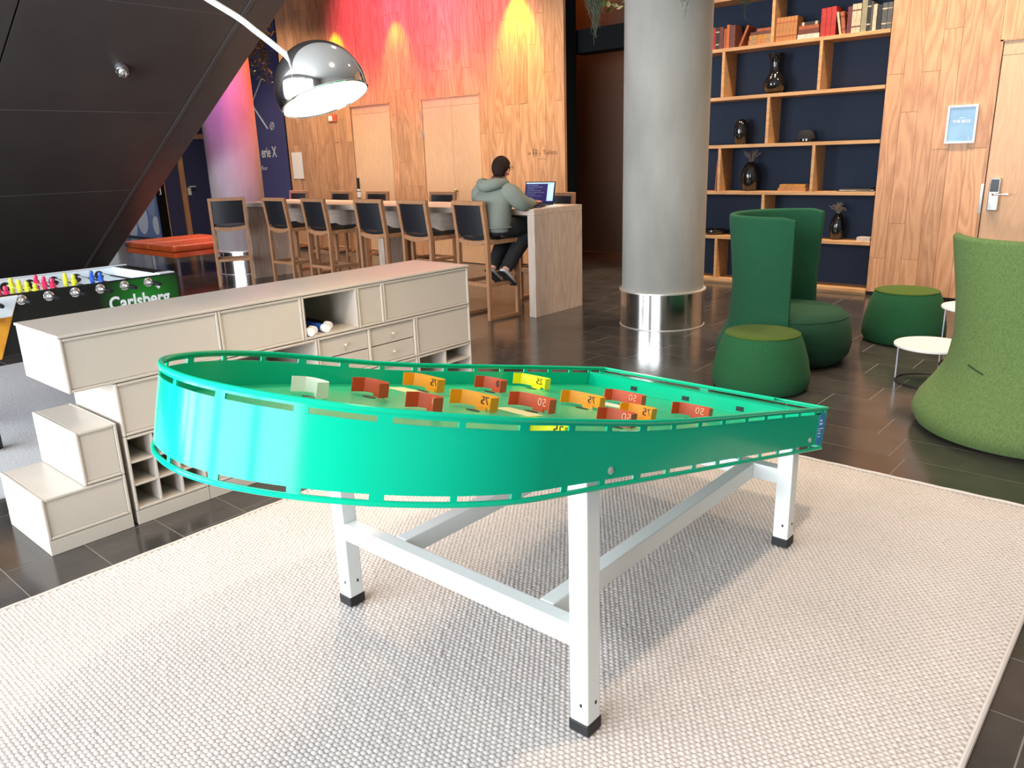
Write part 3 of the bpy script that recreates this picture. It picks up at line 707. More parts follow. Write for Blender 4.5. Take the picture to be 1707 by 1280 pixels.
module('storage_module', 'closed white storage box above the square wine-rack grid', 1.239, 1.74, .4075, .6415, group=G_)
module('storage_module', 'open white storage box just above the green rim', 1.74, 2.251, .4075, .6415, front=None, group=G_)
t, w, h, oz = module('drawer_module', 'white storage module with four knobbed drawers', 2.251, 2.922, .4075, .6415, front=None, group=G_)
MB().box(-.40, -.002, w/2-.007, w/2+.007, .014, h-.014).build('divider', 'cab', t, bevel=.003)
for i, y in enumerate((.016, w/2+.008)):
    for j, z in enumerate((.016, h/2+.002)):
        d = MB().box(-.38, -.012, y, y+w/2-.026, z, z+h/2-.020).build('drawer', 'cab', t, bevel=.001)
        MB().lathe([(.004, 0), (.004, .008), (.008, .012), (.009, .018), (.006, .022), (.0005, .023)], 12, fn=lambda a, b, c, y=y, z=z: (-.012+c, y+(w/2-.026)/2+a, z+(h/2-.02)/2+b)).build('knob', 'cab', d, smooth=True)
module('storage_module', 'closed white storage box right of the drawers', 2.922, 3.366, .4075, .6415, group=G_)
t, w, h, oz = module('wine_rack', 'white module divided into nine square open cells', 1.239, 1.577, .065, .406, front=None, plinth=True, group=G_)
c3 = (w-.028)/3; r3 = (h-.028)/3
for k in (1, 2):
    MB().box(-CD+.01, -.002, .014+c3*k-.005, .014+c3*k+.005, oz+.014, oz+h-.014).build('divider', 'cab', t, bevel=.002)
    for j in range(3):
        MB().box(-CD+.01, -.002, .014+c3*j+(.005 if j else 0), .014+c3*(j+1)-(.005 if j < 2 else 0), oz+.014+r3*k-.005, oz+.014+r3*k+.005).build('shelf', 'cab', t, bevel=.002)
module('storage_module', 'closed white plinth module right of the wine-rack grid', 1.577, 2.251, .065, .406, plinth=True, group=G_)
module('storage_module', 'closed white plinth module under the drawers, hidden by the green rim', 2.251, 2.922, .065, .406, plinth=True, group=G_)
t, w, h, oz = module('storage_module', 'open white shelf module at the lower right end of the cabinet run', 2.922, 3.366, .065, .406, front=None, plinth=True, group=G_)
MB().box(-CD+.01, -.002, w/2-.006, w/2+.006, oz+.014, oz+h-.014).build('divider', 'cab', t, bevel=.002)
MB().box(-CD+.01, -.002, w/2+.006, w-.014, oz+h-.10, oz+h-.088).build('shelf', 'cab', t, bevel=.002)
tag(MB().box(-CD-.004, .004, 0, 2.312, 0, .012).build('worktop', 'cab', bevel=.003), 'long white top board lying over the whole cabinet run', 'worktop').location = (CX, 1.06, .8695)
tag(MB().box(-CD, .002, 0, .337, 0, .004).build('step_cover', 'cab', bevel=.0015), 'thin cover board on the lowest white step', 'cover').location = (CX, .885, .2462) if False else (CX, .885, -1)
bpy.data.objects.remove(bpy.data.objects['step_cover'])
# poster tubes in the niche
for i, (y, x, bm_, lab) in enumerate([(2.222, .012, 'foos_black', 'black tube with white round end, leftmost in the niche'), (2.262, -.02, 'foos_black', 'black tube with white round end, second from left in the niche'), (2.325, .0, 'blue_plastic', 'blue tube with white round end, third from left in the niche'), (2.378, -.05, 'foos_black', 'black tube with white round end, rightmost in the niche')]):
    tb_ = thing('poster_tube', lab, 'tube', (CX+x, y, .6572), 0, 'tubes lying in the cabinet niche')
    MB().lathe([(.020, 0), (.020, .36)], 20, fn=lambda a, b, c: (-.40+c, a, .0215+b)).build('tube_body', bm_, tb_, smooth=True)
    MB().lathe([(.0212, 0), (.0212, .03), (.019, .034)], 20, fn=lambda a, b, c: (-.045+c, a, .0215+b)).build('end_cap', 'white', tb_, smooth=True)

# ================================================================== chrome arc lamp
LB = Vector((-3.35, -.55, 0))
al = thing('arc_lamp', 'chrome arc floor lamp with a shining dome shade hanging over the cabinets', 'lamp', tuple(LB))
def loc(p): return tuple(Vector(p)-LB)
DC = Vector((-2.728, 2.0, 1.778)); od = Vector((.339, .079, -.937)).normalized()
# hemisphere: build around local axis od
e1 = od.orthogonal().normalized(); e2 = od.cross(e1)
def dome(r, th_max, n=48, m=20, t0=0):
    mb = MB(); pr = []
    for i in range(m+1):
        th = t0+(th_max-t0)*i/m; pr.append((max(r*math.sin(th), 1e-4), -r*math.cos(th)))
    return mb.lathe(pr, n, fn=lambda x, y, z: loc(DC+e1*x+e2*y+od*z))
def open_ends(mb): mb.f = [f for f in mb.f if len(f) == 4]; return mb
sh = open_ends(dome(.182, math.radians(103))).build('dome_shade', 'chrome', al, smooth=True, angle=80)
li = open_ends(dome(.177, math.radians(103))).build('shade_lining', 'lamp_inside', sh, smooth=True, angle=80)
rl = MB().tube([loc(DC+e1*(.1795*math.sin(1.798)*math.cos(a))+e2*(.1795*math.sin(1.798)*math.sin(a))+od*(-.1795*math.cos(1.798))) for a in [2*PI*k/48 for k in range(48)]], .0042, 6, closed=True).build('shade_rim', 'chrome', sh, smooth=True)
bl = MB().sphere((0, 0, 0), .045, 16, 12).build('bulb', 'bulb', al, smooth=True); bl.location = loc(DC-od*.03)
MB().lathe([(.02, -.15), (.02, -.08), (.03, -.075), (.03, -.06)], 16, fn=lambda x, y, z: loc(DC+e1*x+e2*y+od*z)).build('bulb_socket', 'grey_metal', al, smooth=True)
lamp('SPOT', 'arc_lamp_light', DC-od*.02, DC+od*2, 60, (1, .74, .48), spot_size=2.5, spot_blend=.7, shadow_soft_size=.09)
# arm: arc from the dome up and over, then down the stem to the base
ctrl = [Vector(p) for p in [(-2.785, 1.905, 1.895), (-2.842, 1.81, 1.985), (-2.905, 1.71, 2.07), (-3.05, 1.35, 2.27), (-3.22, .75, 2.42), (-3.33, .1, 2.36), (-3.36, -.35, 2.1), (-3.355, -.52, 1.7), (-3.35, -.55, 1.3)]]
def catmull(P, k=10):
    P = [2*P[0]-P[1]]+P+[2*P[-1]-P[-2]]; o = []
    for i in range(1, len(P)-2):
        for j in range(k):
            t = j/k; a, b, c, d = P[i-1], P[i], P[i+1], P[i+2]
            o.append(.5*((2*b)+(c-a)*t+(2*a-5*b+4*c-d)*t*t+(3*b-a-3*c+d)*t**3))
    return o+[P[-2]]
MB().tube([loc(p) for p in catmull(ctrl)], .0115, 12).build('arc_arm', 'white_metal', al, smooth=True)
MB().tube([loc((-2.785, 1.905, 1.895)), loc((-2.772, 1.928, 1.872))], .016, 12).build('shade_joint', 'chrome', al, smooth=True)
MB().tube([(0, 0, .2), (0, 0, 1.3)], .018, 14).build('stem', 'white_metal', al, smooth=True)
MB().box(-.1, .1, -.16, .16, 0, .25).build('marble_base', 'marble', al, bevel=.01)

# ================================================================== long bar table
bt = thing('bar_table', 'long washed-oak bar table with solid end panels', 'table', (-4.70, 5.70, 0))
BL, BD, BH = 5.05, .75, 1.02
MB().box(-BL, 0, 0, BD, BH-.055, BH).build('tabletop', 'bar_wood', bt, bevel=.002)
for x in (-.085, -BL): MB().box(x, x+.085, 0, BD, 0, BH-.056).build('end_panel', 'bar_wood_v', bt, bevel=.002)
MB().box(-BL+.3, -.085, .22, .25, .76, BH-.056).build('apron', 'bar_wood', bt, bevel=.002)
MB().box(-2.6, -2.5, .25, .6, 0, BH-.056).build('centre_panel', 'bar_wood_v', bt, bevel=.002)

# ================================================================== bar stools
def make_stool():
    t = thing('bar_stool', '', 'stool')
    hw, d = .205, .185; w = .036
    def post(s): return MB().add([(s*hw+a*w/2, y+b*.021, z) for (y, z) in ((-d, .03), (-d-.002, .76), (-d-.045, 1.075)) for a, b in ((-1, -1), (1, -1), (1, 1), (-1, 1))], [(0, 1, 5, 4), (1, 2, 6, 5), (2, 3, 7, 6), (3, 0, 4, 7), (4, 5, 9, 8), (5, 6, 10, 9), (6, 7, 11, 10), (7, 4, 8, 11), (3, 2, 1, 0), (8, 9, 10, 11)])
    for s in (-1, 1):
        post(s).build('back_post', 'stool_wood', t, bevel=.003)
        MB().box(s*hw-w/2, s*hw+w/2, d-.02, d+.02, .03, .755).build('leg', 'stool_wood', t, bevel=.003)
        MB().box(s*hw-w/2, s*hw+w/2, -d-.022, d+.021, 0, .032).build('runner', 'stool_wood', t, bevel=.003)
        MB().box(s*hw-.014, s*hw+.014, -d+.02, d-.02, .715, .755).build('side_rail', 'stool_wood', t, bevel=.002)
        MB().box(s*hw-.014, s*hw+.014, -d+.02, d-.02, .32, .355).build('side_stretcher', 'stool_wood', t, bevel=.002)
    MB().box(-hw+w/2, hw-w/2, -d-.018, -d+.012, .32, .355).build('stretcher', 'stool_wood', t, bevel=.002)
    MB().box(-hw+w/2, hw-w/2, d-.018, d+.012, .30, .345).build('footrest', 'stool_wood', t, bevel=.002)
    # curved rear seat rail
    m = MB(); n = 10
    for i in range(n+1):
        x = (-hw+w/2)+(2*hw-w)*i/n; sag = .03*(1-(2*i/n-1)**2)
        for y, z in ((-d-.016, .765), (-d+.012, .765), (-d+.012, .728-sag*.4), (-d-.016, .728-sag*.4)): m.v.append((x, y, z-sag*.6))
    for i in range(n):
        for k in range(4): m.f.append((i*4+k, i*4+(k+1) % 4, (i+1)*4+(k+1) % 4, (i+1)*4+k))
    m.build('rear_rail', 'stool_wood', t, bevel=.002)
    MB().box(-hw+w/2, hw-w/2, d-.014, d+.014, .715, .755).build('front_rail', 'stool_wood', t, bevel=.002)
    # dished leather seat
    m = MB(); nx, ny = 8, 8
    for i in range(nx+1):
        for j in range(ny+1):
            x = (-hw+.006)+(2*hw-.012)*i/nx; y = -d+.022+(2*d-.012)*j/ny
            m.v.append((x, y, .788-.030*(1-(2*i/nx-1)**2)))
    for i in range(nx):
        for j in range(ny): m.f.append((i*(ny+1)+j, (i+1)*(ny+1)+j, (i+1)*(ny+1)+j+1, i*(ny+1)+j+1))
    m.build('seat', 'black_leather', t, smooth=True, solid=.03)
    # curved backrest pad
    m = MB()
    for i in range(9):
        x = (-hw+w/2+.001)+(2*hw-w-.002)*i/8; bow = -.020*(1-(2*i/8-1)**2)
        for z, y in ((.80, -d-.006), (1.075, -d-.042)): m.v.append((x, y+bow, z))
    for i in range(8): m.f.append((2*i, 2*i+2, 2*i+3, 2*i+1))
    m.build('backrest', 'black_leather', t, smooth=True, solid=.022)
    MB().box(-hw-w/2, hw+w/2, -d-.064, -d-.024, 1.0755, 1.115).build('top_rail', 'stool_wood', t, bevel=.004)
    return t
stool = make_stool()
near = [(-9.47, 5.31, 60, 'oak bar stool turned askew at the far left end of the bar table'),
        (-8.43, 5.56, 2, 'oak bar stool, second from the left on the near side of the bar'),
        (-7.63, 5.56, -1, 'oak bar stool, third from the left on the near side of the bar'),
        (-6.66, 5.56, 1, 'oak bar stool, third from the right on the near side of the bar'),
        (-5.96, 5.56, -2, 'oak bar stool just left of the seated person'),
        (-5.165, 5.55, -5, 'oak bar stool the person in the hoodie sits on')]
far = [(-10.10, 'oak bar stool across the bar, farthest left behind the table'), (-9.09, 'oak bar stool across the bar, second from the left behind the table'), (-8.31, 'oak bar stool across the bar, third from the left behind the table'), (-7.07, 'oak bar stool across the bar in front of the double doors'), (-5.29, 'oak bar stool across the bar behind the open laptop')]
spots = [(x, y, math.radians(a), l) for x, y, a, l in near]+[(x, 6.60, PI, l) for x, l in far]
for i, (x, y, a, l) in enumerate(spots):
    o = stool if i == 0 else copy_tree(stool)
    o.location = (x, y, 0); o.rotation_euler = (0, 0, a); o['label'] = l; o['group'] = 'bar stools round the long table'; o['category'] = 'stool'

# ================================================================== person at the bar
PR = Vector((-5.06, 5.50, 0))
def skin_mesh(name, verts, edges, radii, mat, parent=None, root=0, sub=2):
    me = bpy.data.meshes.new(name); me.from_pydata(verts, edges, []); o = bpy.data.objects.new(name, me); COL.objects.link(o)
    if parent: o.parent = parent
    md = o.modifiers.new('skin', 'SKIN'); md.use_smooth_shade = True
    for i, r in enumerate(radii):
        r = r if isinstance(r, tuple) else (r, r)
        me.skin_vertices[0].data[i].radius = r; me.skin_vertices[0].data[i].use_root = (i == root)
    s = o.modifiers.new('sub', 'SUBSURF'); s.levels = sub; s.render_levels = sub
    me.materials.append(MT[mat])
    return o
pv = [(0, .03, .865), (0, .02, .98), (0, .045, 1.10), (0, .085, 1.20), (0, .115, 1.275), (.01, .13, 1.32)]
pe = [(0, 1), (1, 2), (2, 3), (3, 4), (4, 5)]
pr_ = [(.15, .11), (.145, .105), (.15, .105), (.12, .09), (.052, .052), (.050, .052)]
def addp(p, r, par):
    pv.append(p); pr_.append(r); pe.append((par, len(pv)-1)); return len(pv)-1
hd = addp((.018, .150, 1.365), (.066, .078), 5); addp((.022, .155, 1.43), (.062, .074), hd)
hands = {}
for s in (-1, 1):
    sh_ = addp((s*.165, .085, 1.19), .062, 3)
    el = addp((s*.235, .20, 1.06), .047, sh_)
    wr_ = addp((s*.125+.02, .43, 1.058), .029, el)
    pa = addp((s*.10+.03, .49, 1.062), (.036, .016), wr_)
    hands[s] = pa
    hp = addp((s*.095, .05, .855), .092, 0)
    kn = addp((s*.125, .40, .835), .066, hp)
    an = addp((s*.085+.02, .07, .47), .042, kn)
    ft_ = addp((s*.085+.02, .05, .425), .038, an)
    addp((s*.085+.03, .16, .375), .034, ft_)
body = skin_mesh('person', pv, pe, pr_, 'skin')
body.location = PR; tag(body, 'person in a sage green hoodie and black trousers typing on a laptop, back turned', 'person')
# fingers
def hand(s):
    v, e, r = [], [], []
    base = Vector((s*.10+.03, .485, 1.062))
    v.append(tuple(base)); r.append((.032, .014))
    v.append(tuple(base+Vector((-s*.008, .045, 0)))); r.append((.034, .012)); e.append((0, 1))
    for k, (dx, ln) in enumerate([(-.027, .055), (-.009, .065), (.009, .060), (.026, .045)]):
        a = base+Vector((dx-s*.008, .05, .002)); prev = 1
        for q, (f, dz) in enumerate([(.0, .004), (.55, .008), (1.0, -.012)]):
            v.append(tuple(a+Vector((dx*.1, ln*f, dz)))); r.append(.0085-.001*q); e.append((prev, len(v)-1)); prev = len(v)-1
    prev = 0
    for q, (dx, dy, dz) in enumerate([(-s*.032, .02, 0), (-s*.05, .042, -.004), (-s*.052, .065, -.01)]):
        v.append(tuple(base+Vector((dx, dy, dz)))); r.append(.010-.001*q); e.append((prev, len(v)-1)); prev = len(v)-1
    skin_mesh('hand', v, e, r, 'skin', body, sub=2)
for s in (-1, 1): hand(s)
# hoodie: torso rings and sleeves
def rings(mb, R_, n=24):
    base = len(mb.v)
    for cx, cy, cz, rx, ry, tz in R_:
        for j in range(n):
            a = 2*PI*j/n; mb.v.append((cx+rx*math.cos(a), cy+ry*math.sin(a), cz+tz*math.sin(a)))
    for i in range(len(R_)-1):
        for j in range(n): mb.f.append((base+i*n+j, base+i*n+(j+1) % n, base+(i+1)*n+(j+1) % n, base+(i+1)*n+j))
    mb.f.append(tuple(base+j for j in range(n))[::-1]); mb.f.append(tuple(base+(len(R_)-1)*n+j for j in range(n)))
    return mb
def smooth_tube(pts, rad, n=12, k=6):
    P = catmull([Vector(p) for p in pts], k); m = len(pts)-1
    rr = [float(np.interp(i/(len(P)-1)*m, range(m+1), rad)) for i in range(len(P))]
    return P, rr
hood = rings(MB(), [(0, .03, .800, .165, .130, .0), (0, .025, .825, .180, .145, 0), (0, .022, .845, .182, .147, 0), (0, .020, .865, .192, .155, .005), (0, .018, .93, .200, .158, .008), (0, .020, 1.0, .200, .152, .01), (0, .030, 1.08, .208, .148, .012), (0, .045, 1.15, .215, .138, .015), (0, .065, 1.205, .200, .122, .02), (0, .085, 1.245, .150, .105, .03), (0, .10, 1.275, .100, .088, .03), (0, .112, 1.30, .078, .078, .03)]).build('hoodie', 'hoodie', body, smooth=True, sub=1, angle=180)
for s in (-1, 1):
    P, rr = smooth_tube([(s*.13, .065, 1.20), (s*.195, .075, 1.165), (s*.245, .13, 1.10), (s*.255, .20, 1.068), (s*.205, .31, 1.066), (s*.145+.02, .405, 1.060)], [.078, .090, .080, .068, .056, .044])
    MB().tube(P, rr, 14).build('sleeve', 'hoodie', hood, smooth=True, angle=180)
    MB().tube([(s*.145+.02, .400, 1.06), (s*.135+.02, .432, 1.059)], .036, 12).build('cuff', 'hoodie', hood, smooth=True)
# folded hood on the back of the neck
P, rr = smooth_tube([(.10, .135, 1.262), (.125, .06, 1.268), (.095, -.02, 1.262), (.005, -.065, 1.245), (-.085, -.02, 1.262), (-.115, .06, 1.268), (-.09, .135, 1.262)], [.022, .040, .052, .058, .052, .040, .022])
MB().tube(P, rr, 12).build('folded_hood', 'hoodie', hood, smooth=True, angle=180)
MB().tube([(.02+.0+.196*math.cos(a)-.02, .022+.158*math.sin(a), .868) for a in [2*PI*k/28 for k in range(28)]], .008, 6, closed=True).build('hem_band', 'hoodie', hood, smooth=True)
# trousers: seat and two legs
tro = rings(MB(), [(0, .03, .790, .150, .135, 0), (0, .03, .80, .172, .150, 0), (0, .03, .835, .178, .148, 0), (0, .03, .88, .170, .138, 0)]).build('trousers', 'trouser', body, smooth=True, angle=180)
for s in (-1, 1):
    P, rr = smooth_tube([(s*.09, .04, .858), (s*.105, .15, .856), (s*.122, .30, .850), (s*.127, .405, .838), (s*.120+.005, .33, .745), (s*.105+.010, .23, .645), (s*.095+.015, .14, .55), (s*.085+.02, .075, .475)], [.098, .098, .088, .086, .084, .076, .068, .058])
    MB().tube(P, rr, 14).build('trouser_leg', 'trouser', tro, smooth=True, angle=180)
# shoes: heels up, toes on the footrest
for s in (-1, 1):
    x = s*.085+.025
    def SH(a, b, c, x=x): return (x+a*1.15, .025+b*.70+c*.72, .405+c*.70-b*.60+.02)
    pr2 = [(-.045, -.02), (-.035, .03)]
    m = MB(); prof = [(-.06, .030, .035), (-.02, .036, .065), (.05, .036, .06), (.11, .042, .04), (.17, .040, .028), (.20, .025, .02)]
    for b, hw_, hh_ in prof:
        for a, c in ((-1, 0), (-.9, .6), (-.4, 1), (.4, 1), (.9, .6), (1, 0)): m.v.append(SH(a*hw_, b, c*hh_))
    for i in range(len(prof)-1):
        for k in range(6): m.f.append((i*6+k, i*6+(k+1) % 6, (i+1)*6+(k+1) % 6, (i+1)*6+k))
    m.f.append(tuple(range(6))); m.f.append(tuple(range(30, 36)))
    shoe = m.build('shoe', 'shoe', body, smooth=True, sub=1)
    m = MB()
    for b, hw_, hh_ in prof:
        for a, c in ((-1, 0), (1, 0), (1, -.010), (-1, -.010)): m.v.append(SH(a*hw_*1.03, b, c))
    for i in range(len(prof)-1):
        for k in range(4): m.f.append((i*4+k, i*4+(k+1) % 4, (i+1)*4+(k+1) % 4, (i+1)*4+k))
    m.f.append((0, 1, 2, 3)); m.f.append((20, 21, 22, 23))
    m.build('sole', 'sole', shoe)
# head details
HC = Vector((.02, .150, 1.400))
hb = MB()
n, mm_ = 20, 12
for i in range(mm_+1):
    th = PI*i/mm_
    for j in range(n):
        ph = 2*PI*j/n; d = Vector((math.sin(th)*math.cos(ph), math.sin(th)*math.sin(ph), math.cos(th)))
        hb.v.append(tuple(HC+Vector((d.x*.078, d.y*.096-.006, d.z*.105))))
for i in range(mm_):
    for j in range(n):
        z = math.cos(PI*(i+.5)/mm_); ph = 2*PI*(j+.5)/n; fy = math.sin(ph)
        lim = .25 if fy > .35 else (-.25 if fy > -.2 else -.72)     # hairline: forehead, sides, nape
        if z < lim: continue
        hb.f.append((i*n+j, i*n+(j+1) % n, (i+1)*n+(j+1) % n, (i+1)*n+j))
hb.build('hair', 'hair', body, smooth=True, solid=.012, angle=180)
for s in (-1, 1):
    MB().sphere((HC.x+s*.074, HC.y+.002, HC.z-.022), (.010, .020, .030), 10, 8).build('ear', 'skin', body, smooth=True)
MB().sphere((HC.x, HC.y+.092, HC.z-.025), (.012, .018, .022), 10, 8).build('nose', 'skin', body, smooth=True)
for s in (-1, 1): MB().sphere((HC.x+s*.03, HC.y+.082, HC.z+.0), (.012, .008, .008), 8, 6).build('eye', 'white', body, smooth=True)
MB().sphere((HC.x, HC.y+.082, HC.z-.062), (.024, .010, .007), 8, 6).build('mouth', 'red_cup', body, smooth=True)
gl = MB()
for s in (-1, 1):
    gl.tube([(HC.x+s*.034+.024*math.cos(a), HC.y+.100, HC.z-.002+.019*math.sin(a)) for a in [2*PI*k/12 for k in range(12)]], .002, 5, closed=True)
    gl.tube([(HC.x+s*.058, HC.y+.098, HC.z), (HC.x+s*.080, HC.y+.02, HC.z-.002), (HC.x+s*.079, HC.y-.005, HC.z-.015)], .002, 5)
gl.tube([(HC.x-.010, HC.y+.101, HC.z), (HC.x+.010, HC.y+.101, HC.z)], .002, 5)
gl.build('glasses', 'glasses', body, smooth=True)

# ---- things on the bar table
lp = thing('laptop', 'open black laptop with a dark code window and pale side pane on the bar', 'laptop', (-5.03, 6.09, 1.0205), math.radians(14))
MB().box(-.165, .165, -.115, .115, 0, .016).build('base', 'laptop', lp, bevel=.004)
ti = math.radians(18)
def LS(x, y, z): return (x, .115+z*math.sin(ti)+y*math.cos(ti), .014+z*math.cos(ti)-y*math.sin(ti))
MB().box(-.165, .165, 0, .007, 0, .225, fn=LS).build('lid', 'laptop', lp, bevel=.003)
scn = MB().box(-.155, .155, -.0012, 0, .012, .215, fn=LS).build('screen', 'screen', lp)
MB().box(.085, .152, -.002, -.0012, .03, .20, fn=LS).build('side_pane', 'screen_pale', scn)
MB().box(-.155, .155, -.002, -.0012, .203, .214, fn=LS).build('window_bar', 'screen_pale', scn)
cl = MB()
for i in range(9): cl.box(-.14, -.14+[.12, .17, .08, .15, .19, .1, .16, .07, .13][i], -.0018, -.0012, .185-.018*i, .19-.018*i, fn=LS)
cl.build('text_lines', 'circle_mid', scn)
MB().box(-.14, .14, -.03, .085, .016, .0175).build('keyboard', 'rubber', lp)
tag(MB().box(-.06, .06, -.09, .09, 0, .006).build('paper_pad', 'paper', bevel=.001), 'small white paper pad right of the laptop on the bar', 'paper').location = (-4.82, 6.14, 1.0205)
ph_ = tag(MB().box(-.035, .035, -.07, .07, 0, .009).build('phone', 'lock_black', bevel=.003), 'black phone lying near the right corner of the bar', 'phone'); ph_.location = (-4.83, 5.93, 1.0205); ph_.rotation_euler = (0, 0, .5)
cpu = thing('small_cup', 'small white cup beside the person on the bar', 'cup', (-5.36, 5.86, 1.0205))
MB().lathe([(.022, 0), (.028, .01), (.032, .05), (.030, .05), (.026, .012), (.0005, .008)], 20).build('bowl', 'paper', cpu, smooth=True)
MB().tube([(.03, 0, .04), (.048, 0, .035), (.048, 0, .02), (.028, 0, .015)], .004, 6).build('handle', 'paper', cpu, smooth=True)

# ================================================================== built-in bookcase
BX0, BX1, BY, BDp = -4.83, -2.535, YR-.01, .30
bc = thing('bookcase', 'tall oak shelving with a navy back between the column and the oak wall', 'bookcase', (BX1, BY, 0))
def B(n, x0, x1, y0, y1, z0, z1, m='oak_shelf', bev=.002): return MB().box(x0-BX1, x1-BX1, y0, y1, z0, z1).build(n, m, bc, bevel=bev)
LV = [.055, .545, 1.045, 1.548, 2.054, 2.555, 3.06, 3.565]; BT = .036
for z in LV: B('shelf_board', BX0, BX1, 0, BDp, z-BT, z)
B('plinth', BX0, BX1, .01, .04, 0, LV[0]-BT-.001, bev=0)
B('back_panel', BX0, BX1, BDp, BDp+.02, .0, 4.2, 'navy', 0)
B('side_panel', BX0-.03, BX0, 0, BDp, 0, 4.2); 
DV = {0: [-4.24], 1: [-3.70], 2: [-4.24, -3.18], 3: [-3.70], 4: [-4.24, -3.18], 5: [-3.70], 6: [-4.24, -3.18]}
for r, xs_ in DV.items():
    for x in xs_: MB().box(x-.016-BX1, x+.016-BX1, 0, BDp, LV[r]+.0005, LV[r+1]-BT-.0005).build('divider', 'oak_shelf', bc, bevel=.002)

# ---- books: x along the shelf, upright / leaning / flat
def book(label, x, w, h, mat, z, d=.17, lean=0, group=None, band=None, yoff=.03):
    o = thing('book', label, 'book', (x, BY+yoff, z+.0006), 0, group)
    def R_(a, y, c):
        ca, sa = math.cos(lean), math.sin(lean)
        return (a*ca+c*sa, y, -a*sa*(1 if lean < 0 else 1)+c*ca)
    def fn(a, y, c):
        p = R_(a, y, c); return (p[0], p[1], p[2]+(w*math.sin(abs(lean)) if lean > 0 else 0))
    MB().box(0, w, 0, .006, 0, h, fn=fn).box(0, .003, .006, d, 0, h, fn=fn).box(w-.003, w, .006, d, 0, h, fn=fn).build('cover', mat, o)
    MB().box(.003, w-.003, .006, d-.004, .004, h-.004, fn=fn).build('pages', 'bk_cream', o)
    if band:
        for f in (.22, .78): MB().box(-.0005, w+.0005, -.001, .004, h*f-.006, h*f+.006, fn=fn).build('spine_band', band, o)
    return o
def flat_book(label, x0, x1, z, th, mat, d=.16, group=None, yoff=.03, band=None):
    o = thing('book', label, 'book', (x0, BY+yoff, z+.0006), 0, group)
    w = x1-x0
    MB().box(0, w, 0, .006, 0, th).box(0, w, .006, d, 0, .003).box(0, w, .006, d, th-.003, th).build('cover', mat, o)
    MB().box(.004, w-.004, .006, d-.004, .003, th-.003).build('pages', 'bk_cream', o)
    if band:
        for f in (.15, .85): MB().box(w*f-.012, w*f+.012, -.001, .004, -.0003, th+.0003).build('spine_band', band, o)
    return o
z5 = LV[5]; GB = 'books on the top visible shelf'
book('dark red leather book at the far left of the top book shelf', -4.405, .045, .225, 'bk_red', z5, group=GB)
book('black book with pale gilt spine next to the dark red book on the left', -4.357, .040, .225, 'bk_dark', z5, group=GB, band='bk_cream')
book('brown book between the gilt black book and the thin rust book', -4.314, .045, .222, 'bk_brown', z5, group=GB)
book('thin short rust book left of the taller rust book', -4.262, .032, .20, 'bk_rust', z5, group=GB)
book('tall thin rust-orange book on the left shelf', -4.229, .030, .235, 'bk_orange', z5, group=GB)
book('thick brown book right of the tall rust book', -4.195, .065, .225, 'bk_brown', z5, group=GB)
book('brown leaning book resting against the flat stack', -4.085, .026, .215, 'bk_rust', z5, lean=.42, group=GB)
flat_book('tan book lying flat at the bottom of the left stack', -3.975, -3.722, z5, .050, 'bk_tan', band='bk_khaki', group=GB)
flat_book('ochre book lying flat in the middle of the left stack', -3.968, -3.724, z5+.0512, .045, 'bk_ochre', band='bk_khaki', group=GB)
flat_book('brown book lying flat second from the top of the left stack', -3.955, -3.726, z5+.0974, .030, 'bk_brown', group=GB)
flat_book('short reddish book on top of the left stack', -3.885, -3.73, z5+.1286, .028, 'bk_rust', group=GB)
for i in range(6): book('tan gilt volume, %s of the matching set of six' % ('leftmost', 'second from left', 'third from left', 'fourth from left', 'fifth from left', 'rightmost')[i], -3.675+i*.037, .035, .232+.001*(i % 2), 'bk_tan' if i else 'bk_tan', z5, group='matching tan volumes', band='bk_rust')
flat_book('cream book lying flat at the bottom of the middle stack', -3.445, -3.222, z5, .045, 'bk_white', group=GB)
flat_book('red-brown book lying flat on the cream book', -3.44, -3.23, z5+.0462, .045, 'bk_brown', group=GB)
flat_book('rust book lying flat under the dark top book of the middle stack', -3.435, -3.232, z5+.0924, .034, 'bk_rust', group=GB)
flat_book('dark brown book on top of the middle stack', -3.42, -3.23, z5+.1276, .030, 'bk_dark', group=GB, band='bk_cream')
for i in range(3): book('bright red tall volume, %s of the three' % ('left', 'middle', 'right')[i], -3.212+i*.050, .047, .262+.003*i, 'bk_red', z5, group='matching red volumes')
book('thin cream-edged book leaning left beside the red volumes', -3.022, .020, .215, 'bk_cream', z5, lean=-.20, group=GB)
book('rust book leaning left beside the thin cream-edged book', -2.995, .034, .21, 'bk_rust', z5, lean=-.15, group=GB, band='bk_brown')
book('maroon upright book right of the leaning books', -2.955, .040, .245, 'bk_maroon', z5, group=GB)
for i in range(2): book('cream book with brown spine labels, %s of the pair' % ('left', 'right')[i], -2.912+i*.043, .041, .262, 'bk_cream', z5, group='pair of cream books', band='bk_brown')
book('tallest khaki book on the shelf', -2.822, .050, .335, 'bk_khaki', z5, group=GB)
book('black book with white spine lettering right of the tall khaki book', -2.768, .028, .285, 'bk_black', z5, group=GB, band='bk_cream')
book('thin grey book between the lettered black and the pale khaki book', -2.737, .016, .265, 'bk_grey', z5, group=GB)
book('pale khaki book right of the thin grey book', -2.716, .034, .235, 'bk_cream', z5, group=GB)
book('plain black book near the right end of the top shelf', -2.678, .042, .225, 'bk_black', z5, group=GB)
book('grey banded book second from the right end of the top shelf', -2.632, .044, .235, 'bk_grey', z5, group=GB, band='bk_cream')
book('grey banded book at the right end of the top shelf', -2.584, .044, .235, 'bk_grey', z5, group=GB, band='bk_khaki')
flat_book('tan book lying flat, lower of the two beside the round black vase', -3.555, -3.25, LV[2], .036, 'bk_tan', yoff=.04)
